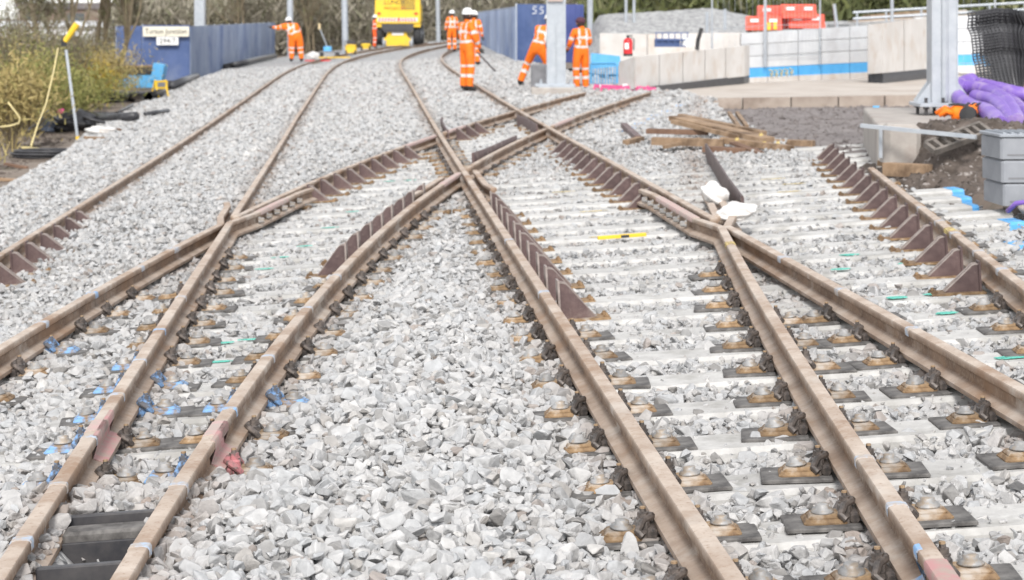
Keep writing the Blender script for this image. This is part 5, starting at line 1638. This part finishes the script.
for m_ in soil_stone: m_.materials[0] = MT['soil']
cc = stone_collection('clod_shapes', soil_stone)
cl = scatter('soil_clods', np.stack([cx, cy, cz], 1), .03 * rng.lognormal(0, .5, cl_n), 10, cc, scatter_tree('scatter_clods', cc))
tag(cl, 'brown clods and small stones strewn over the soil bank', 'soil', kind='stuff')
b = MB(); b.cbox((0, 0, .16), (.34, .32, .36), .05); o = b.build('concrete_block', MT['found']); o.location = at(900, 160, 17.6); tag(o, 'rounded concrete block standing against the mast foundation', 'block')
beam('steel_angle', 'long thin grey steel bar propped across the foundation front', 'bar', at(861, 125.5, 17.4), at(976, 137, 16.8), .05, .035, MT['galv'])
beam('short_post', 'short upright grey bar under the end of the steel bar', 'bar', at(880.5, 158, 17.45), at(880.5, 127, 17.45), .03, .03, MT['galv'])
MT['dusty_plastic'] = mat('dusty_plastic', (.10, .09, .08), (.20, .175, .155), .8, 9)
dc = thing('drain_channel', 'black slotted plastic drain channel leaning on the soil bank', 'channel')
a, c_ = at(930, 148, 16.9), at(985, 128, 17.2)
d = (c_ - a); q = d.to_track_quat('X', 'Z').to_matrix().to_4x4()
dc.matrix_world = Matrix.Translation((a + c_) / 2) @ q @ Matrix.Rotation(.5, 4, 'X')
L_ = d.length
for s_ in (-1, 1):
    b = MB(); b.box((0, s_ * .07, 0), (L_, .025, .06)); b.build('side_bar', MT['dusty_plastic'], dc)
for i in range(8):
    b = MB(); b.box((-L_ / 2 + (i + .03) * L_ / 7.1, 0, 0), (.035, .14, .05)); b.build('cross_bar', MT['dusty_plastic'], dc)
b = MB(); b.box((0, 0, -.03), (L_, .14, .012)); b.build('tray', MT['soil'], dc)
beam('timber_beam', 'short timber lying at the ballast edge below the foundation', 'timber', at(885, 169, 17.3), at(930, 171, 17.0), .11, .12, MT['timber'], TG)
beam('timber_beam', 'thin board lying just behind the ballast edge timber', 'timber', at(878, 163, 17.9), at(908, 164, 17.8), .1, .05, MT['timber'], TG)

# purple ducts
PD = [[(972, 80, 21.2), (962, 84, 21.0), (955, 91, 20.6), (960, 99, 20.2), (972, 107, 19.6), (988, 112, 18.8), (1000, 124, 18.0)],
      [(960, 88, 20.9), (975, 88, 20.8), (995, 94, 20.4), (1008, 104, 19.6), (1018, 122, 18.4)],
      [(970, 83, 21.3), (990, 87, 21.0), (1015, 93, 20.6), (1040, 98, 20.4)],
      [(975, 97, 20.4), (992, 101, 20.0), (1003, 110, 19.2), (1012, 124, 18.4)],
      [(1000, 97, 20.8), (1014, 104, 20.2), (1026, 116, 19.3), (1036, 126, 18.6)]]
labs = ['purple duct with the looped end nearest the gloves', 'purple duct curving down over the middle of the bundle', 'highest purple duct running flat behind the bundle', 'short inner purple duct under the curved one', 'purple duct at the far end of the bundle beside the troughs']
for pts_, lab in zip(PD, labs):
    P_ = [at(*q) for q in pts_]
    fine = []
    for i in range(len(P_) - 1):
        p0, p1, p2, p3 = P_[max(i - 1, 0)], P_[i], P_[i + 1], P_[min(i + 2, len(P_) - 1)]
        for k_ in range(5):
            t = k_ / 5
            fine.append(.5 * ((2 * p1) + (p2 - p0) * t + (2 * p0 - 5 * p1 + 4 * p2 - p3) * t * t + (3 * p1 - p0 - 3 * p2 + p3) * t ** 3))
    fine.append(P_[-1])
    b = MB(); b.tube(fine, [.080 + (.003 if k_ % 2 else 0) for k_ in range(len(fine))], 14); o = b.build('purple_duct', MT['purple'], None, True); auto_smooth(o, 50)
    tag(o, lab, 'duct', 'purple plastic ducts')

# orange work gloves on the foundation
def glove(loc, rz, label):
    r = thing('work_glove', label, 'glove', loc, rz, group='orange work gloves on the foundation')
    r.scale = (1.75,) * 3
    g = MB()
    g.tube([(0, -.10, .035), (0, -.04, .04), (0, .03, .045), (0, .06, .04)], [.045, .046, .052, .04], 12)
    for fx_, ln, dz in ((-.042, .075, 0), (-.015, .10, .012), (.014, .095, .01), (.041, .07, -.005)):
        g.tube([(fx_, .045, .045), (fx_ * 1.25, .045 + ln * .5, .06 + dz), (fx_ * 1.4, .045 + ln, .03 + dz)], [.017, .0165, .012], 8)
    g.tube([(.04, -.03, .04), (.085, .0, .045), (.10, .04, .03)], [.018, .017, .012], 8)
    g.build('hand_shell', MT['glove_orange'], r, True)
    b = MB(); b.lathe((0, -.10, .035), [(.046, -.03), (.050, 0), (.048, .02)], 12, rot=Matrix.Rotation(math.pi / 2, 3, 'X')); b.build('cuff', MT['black'], r)
    for k_ in (-.028, .0, .028):
        b = MB(); b.tube([(k_, -.04, .086), (k_ * 1.2, .02, .096), (k_ * 1.4, .07, .092)], .006, 6); b.build('stripe', MT['black'], r)
glove(at(962, 121, 19.0), 1.2, 'orange and black work glove lying nearer the mast')
glove(at(973, 120, 19.0), -.5, 'orange and black work glove lying nearer the purple ducts')
b = MB(); b.tube([at(961, 121, 19.0), at(966, 125, 18.9), at(973, 124, 18.9), at(976, 119, 19.0)], .018, 8); o = b.build('orange_loop', MT['glove_orange'], None, True); tag(o, 'loop of orange strap hanging below the gloves', 'strap')
b = MB(); b.cbox((0, 0, .02), (.14, .08, .03), .006); o = b.build('dark_block', MT['grey_box']); o.location = at(937, 124, 18.9); tag(o, 'small dark block lying at the edge of the foundation', 'block')
b = MB(); b.box((0, 0, .01), (.07, .05, .02)); o = b.build('blue_scrap', MT['sky_blue']); o.location = (at(876, 107.5, 22.0)); tag(o, 'small blue plastic scrap on the foundation corner', 'scrap')

# black mesh panels leaning in a bundle
def mesh_panel_mesh():
    b = MB()
    W_, Hh = .36, .95
    def prof(z):      # V folds towards the top
        return .05 * math.sin(z * 5) + (.10 * max(0, 1 - abs(z - .80) / .10)) + (.05 * max(0, 1 - abs(z - .45) / .08))
    for j in range(30):
        z = j * Hh / 29
        b.box((0, prof(z), z), (W_, .014, .018))
    for i in range(9):
        x = -W_ / 2 + i * W_ / 8
        b.tube([(x, prof(z) - .004, z) for z in [k_ * Hh / 18 for k_ in range(19)]], .009, 4)
    return b.mesh('mesh_panel', MT['plastic'])
mp = mesh_panel_mesh()
ordn = ['first', 'second', 'third', 'fourth', 'fifth', 'sixth', 'seventh', 'eighth', 'ninth']
for i in range(9):
    r = put('black_netting', mp)
    p = at(998 + i * 2.1, 93 + i * .2, 21.6 + i * .06)
    r.matrix_world = Matrix.Translation(p) @ Matrix.Rotation(-.16 + i * .02, 4, 'Y') @ Matrix.Rotation(.1 - i * .20, 4, 'Z') @ Matrix.Rotation(-.12, 4, 'X')
    tag(r, ordn[i] + ' black mesh panel of the leaning bundle counted from the mast', 'mesh panel', 'black mesh panels leaning in a bundle')
b = MB(); b.cbox((0, 0, 0), (.5, .5, .6), .04); o = b.build('terracotta_box', mat('terracotta', (.55, .30, .18), (.62, .38, .25), .85, 5)); o.location = at(1036, 70, 23); tag(o, 'terracotta coloured box partly behind the black mesh panels', 'box')

# ------------------------------------------------------------------ left bank: clutter
def gp(x, y, dz=0.0):
    p = on_ground(x, y); p.z += dz; return p
base = gp(78, 141)
sp_ = thing('survey_pole', 'tall grey survey pole with yellow flag bracket among the bushes', 'pole', base)
top_ = at(66, 50, base.y + .3) - base
b = MB(); b.tube([(0, 0, 0), top_], .028, 8); b.build('pole', MT['galv'], sp_)
b = MB(); b.tube([(0, 0, 0), top_ * .05], .036, 8); b.build('foot', MT['yellow'], sp_)
b = MB(); b.box(top_ + Vector((-.04, 0, .13)), (.09, .08, .12)); b.build('clamp', MT['black'], sp_)
yb_ = at(77, 24, base.y + .3) - base
b = MB(); b.tube([top_ + Vector((-.02, 0, .16)), yb_], [.05, .065], 8); b.build('bracket_arm', MT['yellow'], sp_)
def rope(label, pts_, r_=.014, m_='rope'):
    b = MB(); b.tube([at(*q) for q in pts_], r_, 6); o = b.build('rope', MT[m_], None, True); return tag(o, label, 'rope')
rope('pale yellow rope hanging from the survey pole to the ground', [(58, 48, 30.5), (54, 70, 30.3), (46, 104, 29.5), (38, 124, 29), (31, 146, 28)])
rope('pale rope looping out of the dry grass at the picture edge', [(0, 127, 27), (10, 126, 27), (19, 123, 27), (20, 118, 27), (14, 110, 27), (8, 102, 27)])
for x0, y0, x1, y1, lab in ((47, 133, 60, 82, 'slanting wooden stake left of the survey pole'), (90, 118, 87, 74, 'upright wooden stake right of the survey pole'), (1, 120, 0, 94, 'wooden stake at the picture edge in the dry grass'), (24, 100, 25, 88, 'short wooden stake deep in the bushes')):
    p = gp(x0, y0); q = at(x1, y1, p.y)
    beam('wooden_stake', lab, 'stake', p, q, .05, .05, MT['stake'])
# coil of black cable
c0_ = gp(40, 158)
b = MB()
for k_ in range(6):
    rr_ = .30 + .035 * (k_ % 3); zz = .03 + .045 * (k_ // 2)
    b.tube([c0_ + Vector((rr_ * 1.35 * math.cos(a_ / 20 * 6.283) + .02 * k_, rr_ * math.sin(a_ / 20 * 6.283), zz)) for a_ in range(21)], .022, 6)
o = b.build('cable_coil', MT['plastic'], None, True); tag(o, 'flat coil of black cable at the edge of the ballast', 'cable coil')
# black plastic heap
sack('plastic_heap', 'heap of crumpled black and grey plastic sheeting by the survey pole', 'plastic sheeting', gp(72, 131), (1.1, .7, .42), MT['plastic'], 8, 4)
sack('plastic_heap', 'bluish grey bundle of plastic sheeting under the wooden stake', 'plastic sheeting', gp(40, 132), (.65, .5, .55), mat('blue_grey_plastic', (.13, .16, .22), (.2, .23, .3), .5, 8), 12, 4)
sack('plastic_scrap', 'small red plastic scrap on the black sheeting heap', 'scrap', gp(61, 128, .30), (.14, .1, .1), MT['pink'], 2)
sack('plastic_scrap', 'small red plastic scrap on the blue grey bundle', 'scrap', gp(29, 128, .42), (.14, .1, .08), MT['redox'], 4)
sack('plastic_scrap', 'crumpled white plastic scrap at the foot of the survey pole', 'scrap', gp(100, 134), (.5, .3, .14), MT['sack'], 6)
def pipe(label, pts_, r_):
    b = MB(); b.tube([gp(x, y, r_ + dz) for x, y, dz in pts_], r_, 10); o = b.build('black_pipe', MT['plastic'], None, True); return tag(o, label, 'pipe', 'black plastic pipes on the bank')
pipe('black pipe running along the foot of the weathered hoarding', [(275, 58.5, 0), (262, 61, 0), (248, 64.5, 0), (232, 68.5, 0), (216, 73, .05), (200, 78, 0), (186, 84, 0), (172, 90, 0)], .12)
pipe('black pipe lying across the bank by the yellow trestle', [(170, 90, 0), (160, 97, 0), (148, 101, 0), (128, 99, 0), (108, 96, 0), (98, 93, .1)], .11)
pipe('short black pipe resting on the ballast edge', [(136, 121, 0), (120, 122, 0), (104, 123, 0), (88, 121, .04)], .09)
pipe('straight grey black pipe end on the ballast beside the short pipe', [(168, 113.5, 0), (156, 115, 0), (145, 117, 0)], .05)
pipe('black pipe disappearing into the dry grass', [(52, 128, .0), (34, 126, .05), (18, 126, .05), (-6, 128, 0)], .10)
for k_, (x, y, lx, ly, mm, lab) in enumerate(((16, 168, .5, .06, 'timber_dark', 'dark stick lying in the earth below the cable coil'), (30, 150, .35, .09, 'rope', 'yellow scrap of sheet beside the cable coil'), (8, 182, .45, .07, 'timber', 'brown stick at the picture edge below the bushes'), (96, 140, .4, .1, 'timber', 'short board lying at the foot of the survey pole'), (112, 131, .35, .12, 'timber_dark', 'dark board on the ballast shoulder'))):
    b = MB(); b.cbox((0, 0, .03), (lx, ly, .04), .006); o = b.build('ground_scrap', MT[mm]); o.location = gp(x, y); o.rotation_euler = (.05, .08, .4 * k_ - .6); tag(o, lab, 'debris', 'scraps on the bank')
ln_ = 2600
lY = rng.uniform(18, 46, ln_); lw_ = np.interp(lY, [18, 30, 46], [-4.75, -5.2, -5.9]) - np.abs(rng.normal(0, .9, ln_)); lX = lw_ - M * lY
ls_ = scatter('bank_rubble', np.stack([lX, lY, np.maximum(ground_z(lX, lY), -9)], 1), .05 * rng.lognormal(0, .6, ln_), 10, cc, bpy.data.node_groups['scatter_clods'])
tag(ls_, 'brown clods and rubble along the foot of the ballast beside the bushes', 'rubble', kind='stuff')
pipe('thin black cable snaking over the plastic sheeting', [(28, 138, .1), (44, 131, .3), (60, 136, .25), (80, 128, .2), (104, 127, .05)], .03)
pipe('second thin black cable trailing behind the survey pole', [(50, 124, .1), (70, 121, .25), (92, 120, .1), (116, 117, .02), (132, 108, .02)], .04)
sack('plastic_heap', 'dark crumpled sheeting farther along the bank towards the cabinet', 'plastic sheeting', gp(112, 103), (1.4, .8, .35), MT['plastic'], 28, 4)
# blue box with dark lid
bx_ = thing('blue_cabinet', 'blue open cabinet with dark shelf before the hoarding', 'cabinet', gp(140, 88))
bx_.location.y -= 0
b = MB(); b.box((0, .3, .32), (1.5, .05, .62)); b.build('back_panel', MT['sky_blue'], bx_)
b = MB(); b.box((0, 0, .22), (1.45, .58, .40)); b.build('lower_tray', MT['sky_blue'], bx_)
b = MB(); b.box((-.1, -.02, .56), (1.3, .6, .22)); b.build('dark_shelf', MT['black'], bx_)
b = MB(); b.box((.62, -.05, .5), (.35, .62, .55), rot=Matrix.Rotation(.18, 3, 'Y')); b.build('side_door', MT['sky_blue'], bx_)
b = MB(); b.box((-.1, 0, .70), (1.5, .66, .05)); b.build('top_board', MT['timber'], bx_)
# yellow trestle
tr_ = thing('yellow_trestle', 'small yellow trestle standing on the ballast edge', 'trestle', gp(160, 98), .9)
tr_.scale = (.8, .8, .8)
for s_ in (-1, 1):
    b = MB(); b.tube([(s_ * .2, -.18, 0), (s_ * .2, 0, .55), (s_ * .2, .2, 0)], .03, 6); b.build('leg', MT['yellow'], tr_)
b = MB(); b.box((0, -.05, .42), (.5, .04, .26)); b.build('top_plate', MT['yellow'], tr_)
b = MB(); b.box((0, -.075, .42), (.3, .012, .14)); b.build('mesh_insert', MT['grey_box'], tr_)
# red shovel against the hoarding
shv = thing('red_shovel', 'red shovel leaning against the blue hoarding below the sign', 'shovel', gp(184.5, 80))
b = MB(); b.tube([(0, 0, .3), (.12, .1, .95)], .022, 6); b.build('shaft', MT['red'], shv)
b = MB(); b.box((.13, .1, 1.0), (.16, .04, .05)); b.build('grip', MT['red'], shv)
b = MB(); b.box((0, 0, .15), (.2, .03, .32)); b.build('blade', MT['red'], shv)

# ------------------------------------------------------------------ buildings far behind the bank
wb = thing('white_shed', 'long low white shed behind the bare trees', 'building', (-44, 118, 0))
b = MB(); b.box((0, 0, .45), (58, 8, 2.7)); b.build('wall', MT['render'], wb)
for i in range(9):
    b = MB(); b.box((-26 + i * 6.2, -4.03, .9), (1.2, .06, .8)); f_ = b.build('window', MT['render'], wb)
    b = MB(); b.box((-26 + i * 6.2, -4.075, .9), (1.0, .02, .62)); b.build('pane', MT['glass'], f_)
b = MB(); b.prism([(-4.3, 1.75), (4.3, 1.75), (0, 2.1)], 58.6, 'x'); b.build('roof', MT['wall_white'], wb)
bb_ = thing('brown_warehouse', 'brown flat roofed warehouse rising behind the white shed', 'building', (-46, 190, 0))
b = MB(); b.box((4, 0, 1.7), (11, 14, 4.2)); b.build('wall', MT['brown_brick'], bb_)
b = MB(); b.box((4, 0, 3.9), (11.6, 14.6, .6)); b.build('roof', MT['roof'], bb_)
for i in range(3):
    b = MB(); b.box((0 + i * 4, -7.04, 2.7), (1.6, .06, 1.0)); b.build('window', MT['glass'], bb_)
b = MB(); b.box((-24, 10, 1.2), (38, 12, 2.9)); b.build('low_wing', MT['brown_brick'], bb_)
fb_ = thing('concrete_flats', 'grey building with pale floor bands beyond the gravel heap', 'building', (13.0, 160, 0))
b = MB(); b.box((0, 0, 4), (3.6, 6, 8.5)); b.build('wall', MT['roof'], fb_)
for i in range(9):
    b = MB(); b.box((0, -3.1, 1.0 + i * .75), (4.0, .3, .28)); b.build('balcony_band', MT['concrete'], fb_)

# ------------------------------------------------------------------ planting
def shrub(name, label, x, y, w_, h_, n, m_, group, Y=None, stems=9):
    p = gp(x, y) if Y is None else at(x, y, Y)
    if Y is not None: p.z = top_z(p.x, p.y)
    r = thing(name, label, 'shrub', p, group=group)
    st = MB()
    tips = []
    for i in range(stems):
        a_ = random.uniform(0, 6.283); q = Vector((math.cos(a_) * w_ * random.uniform(.1, .45), math.sin(a_) * w_ * random.uniform(.1, .4), h_ * random.uniform(.6, 1.0)))
        mid = q * .5 + Vector((random.uniform(-.1, .1) * w_, 0, .08 * h_))
        st.tube([(0, 0, 0), mid, q], [.022, .014, .006], 5); tips += [mid, q, (mid + q) / 2, q * .75]
    st.build('stems', MT['bark'], r)
    T_ = np.array([tuple(t) for t in tips])
    k_ = rng.integers(0, len(T_), n)
    P_ = T_[k_] + rng.normal(0, 1, (n, 3)) * np.array([w_ * .16, w_ * .14, h_ * .13])
    P_[:, 2] = np.abs(P_[:, 2])
    D_ = rand_dirs(n, 1.2) * rng.uniform(.06, .16, n)[:, None]
    blades('crown', P_, D_, rng.uniform(.006, .014, n), m_, r)
    return r
BG = 'bushes on the bank'
for i, (x, y, w_, h_, n, m_, lab, Y) in enumerate((
        (12, 112, 1.6, 1.55, 2600, 'dry', 'tall straw coloured bush at the picture edge', 33), (30, 104, 1.9, 1.6, 2800, 'leaf_green', 'dark green bush behind the slanting stake', 37), (52, 100, 1.9, 1.35, 2600, 'leaf_green', 'green bush behind the survey pole', 40),
        (74, 98, 2.0, 1.2, 2400, 'leaf_green', 'olive bush beside the upright stake', 42), (84, 92, 1.7, 1.25, 1500, 'leaf_gold', 'bush with yellow spring growth below the bare trees', 47), (100, 92, 2.2, 1.5, 2800, 'dry', 'straw and olive bush against the end of the blue hoarding', 50),
        (60, 88, 2.0, 1.3, 1400, 'leaf_gold', 'yellowish bush half hidden behind the survey pole', 49), (4, 100, 2.2, 1.8, 2400, 'dry', 'large dry bush reaching the picture edge', 42), (38, 92, 3.0, 2.0, 2600, 'leaf_green', 'tall loose green bush farthest back on the bank', 52), (20, 90, 3.0, 1.9, 2400, 'dry', 'tall loose straw bush farthest back on the bank', 54))):
    shrub('bush', lab, x, y, w_, h_ * .9, int(n * 1.5), MT[m_], BG, Y, 22)
for i, (x, Y, h_, lab) in enumerate(((10, 38, 2.3, 'wispy leafless shrub at the picture edge'), (34, 44, 2.4, 'wispy leafless shrub behind the slanting stake'), (70, 46, 2.2, 'wispy leafless shrub behind the survey pole'), (22, 58, 3.0, 'tallest wispy leafless shrub before the white shed'), (98, 58, 2.4, 'wispy leafless shrub beside the blue hoarding end'))):
    shrub('leafless_shrub', lab, x, 95, 1.7, h_, 1500, MT['twig'], 'leafless shrubs on the bank', Y, 26)
# rough dry grass on the bank
n = 26000
gxx = rng.uniform(-24, -5.4, n); gyy = rng.uniform(18, 64, n)
ww = gxx + M * gyy
kk = (ww < np.interp(gyy, [18, 24, 40, 64], [-4.9, -5.1, -6.3, -6.9]) - np.abs(rng.normal(0, .3, n))) & (np.abs(gxx) < .30 * gyy + 1)
gxx, gyy = gxx[kk], gyy[kk]; n = len(gxx)
gzz = ground_z(gxx, gyy)
gr = blades('dry_grass', np.stack([gxx, gyy, gzz - .02], 1), rand_dirs(n, 2.2) * rng.uniform(.15, .55, n)[:, None], rng.uniform(.006, .018, n), MT['dry'])
tag(gr, 'rough dry grass and brambles covering the bank beside the track', 'grass', kind='stuff')

def bare_tree(label, x, Y, h_, lean, seed, stems=1, spread=.5):
    rr = random.Random(seed)
    p = at(x, 70, Y); p.z = top_z(p.x, p.y) - .1
    r = thing('bare_tree', label, 'tree', p, group='bare trees on the bank')
    tk, tw = MB(), []
    def limb(p0, d, ln, rad, depth):
        pts_ = [p0]; q = p0
        for i in range(4):
            d = (d + Vector((rr.gauss(0, .10), rr.gauss(0, .10), .05))).normalized()
            q = q + d * ln / 4; pts_.append(q)
        tk.tube(pts_, [rad, rad * .88, rad * .76, rad * .62, rad * .48], 7 if depth < 2 else 5)
        if depth < 3:
            for k_ in range(4 if depth else 5):
                t = rr.uniform(.35, 1.0); i = min(3, int(t * 4))
                a_ = rr.uniform(0, 6.283)
                nd = (d + Vector((math.cos(a_), math.sin(a_), rr.uniform(0, .6))) * spread * 1.3).normalized()
                limb(pts_[i] + (pts_[i + 1] - pts_[i]) * (t * 4 - i), nd, ln * rr.uniform(.4, .62), rad * .5, depth + 1)
        else:
            tw.append((pts_[0], d, ln))
    for s_ in range(stems):
        limb(Vector(((s_ - (stems - 1) / 2) * .28, rr.uniform(-.1, .1), 0)), Vector((lean + rr.uniform(-.12, .12), rr.uniform(-.1, .1), 1)).normalized(), h_ * rr.uniform(.75, 1.0), .085, 0)
    tk.build('trunk', MT['bark'], r)
    n = 1600
    idx = rng.integers(0, len(tw), n)
    P_ = np.array([tuple(tw[i][0] + tw[i][1] * tw[i][2] * rr.random()) for i in idx])
    D_ = np.array([tuple(tw[i][1]) for i in idx]) + rng.normal(0, .5, (n, 3))
    D_ = D_ / np.linalg.norm(D_, axis=1, keepdims=True) * rng.uniform(.15, .5, n)[:, None]
    blades('crown', P_, D_, rng.uniform(.006, .014, n), MT['twig'], r)
bare_tree('leaning bare tree behind the survey pole', 88, 50, 4.2, -.22, 3, 2)
bare_tree('upright bare tree with many stems at the end of the hoarding', 103, 54, 4.4, .02, 5, 3, .35)
bare_tree('thin bare tree showing above the junction sign', 126, 72, 2.6, .05, 8, 2, .5)
bare_tree('slender bare sapling in the middle of the bushes', 55, 50, 3.6, -.15, 11, 1, .5)
bare_tree('tall bare tree above the weathered hoarding', 240, 104, 4.0, .0, 14, 2, .5)
bare_tree('bare tree beyond the stooping worker', 310, 112, 4.0, .05, 17, 3, .5)

# far-off wood that closes the view
def wood(name, label, xs, ys, hs, n, m_, base_z=None, wd=(.02, .07), ln=(.3, 1.1)):
    X = rng.uniform(xs[0], xs[1], n); Y = rng.uniform(ys[0], ys[1], n)
    g = ground_z(X, Y)
    hh = hs * (.65 + .35 * lumps(X, Y, .35, 2.)) 
    Z = g + hh * rng.uniform(0, 1, n) ** .8
    o = blades(name, np.stack([X, Y, Z], 1), rand_dirs(n, 1.6) * rng.uniform(ln[0], ln[1], n)[:, None], rng.uniform(wd[0], wd[1], n), m_)
    return tag(o, label, 'woodland', kind='stuff')
wood('woodland', 'brown leafless thicket closing the view behind the excavator', (-22.5, 4), (114, 134), 6.0, 30000, MT['wood_mass'])
wood('woodland', 'brown thicket behind the long weathered hoarding', (-23, -13), (106, 116), 4.0, 11000, MT['wood_mass'])
wood('woodland', 'dark green wood behind the gravel heap and platform walls', (4, 46), (96, 124), 6.0, 34000, MT['green_mass'], wd=(.05, .14))
wood('woodland', 'thin scrub in front of the white shed', (-48, -22), (84, 108), 1.1, 8000, MT['wood_mass'])
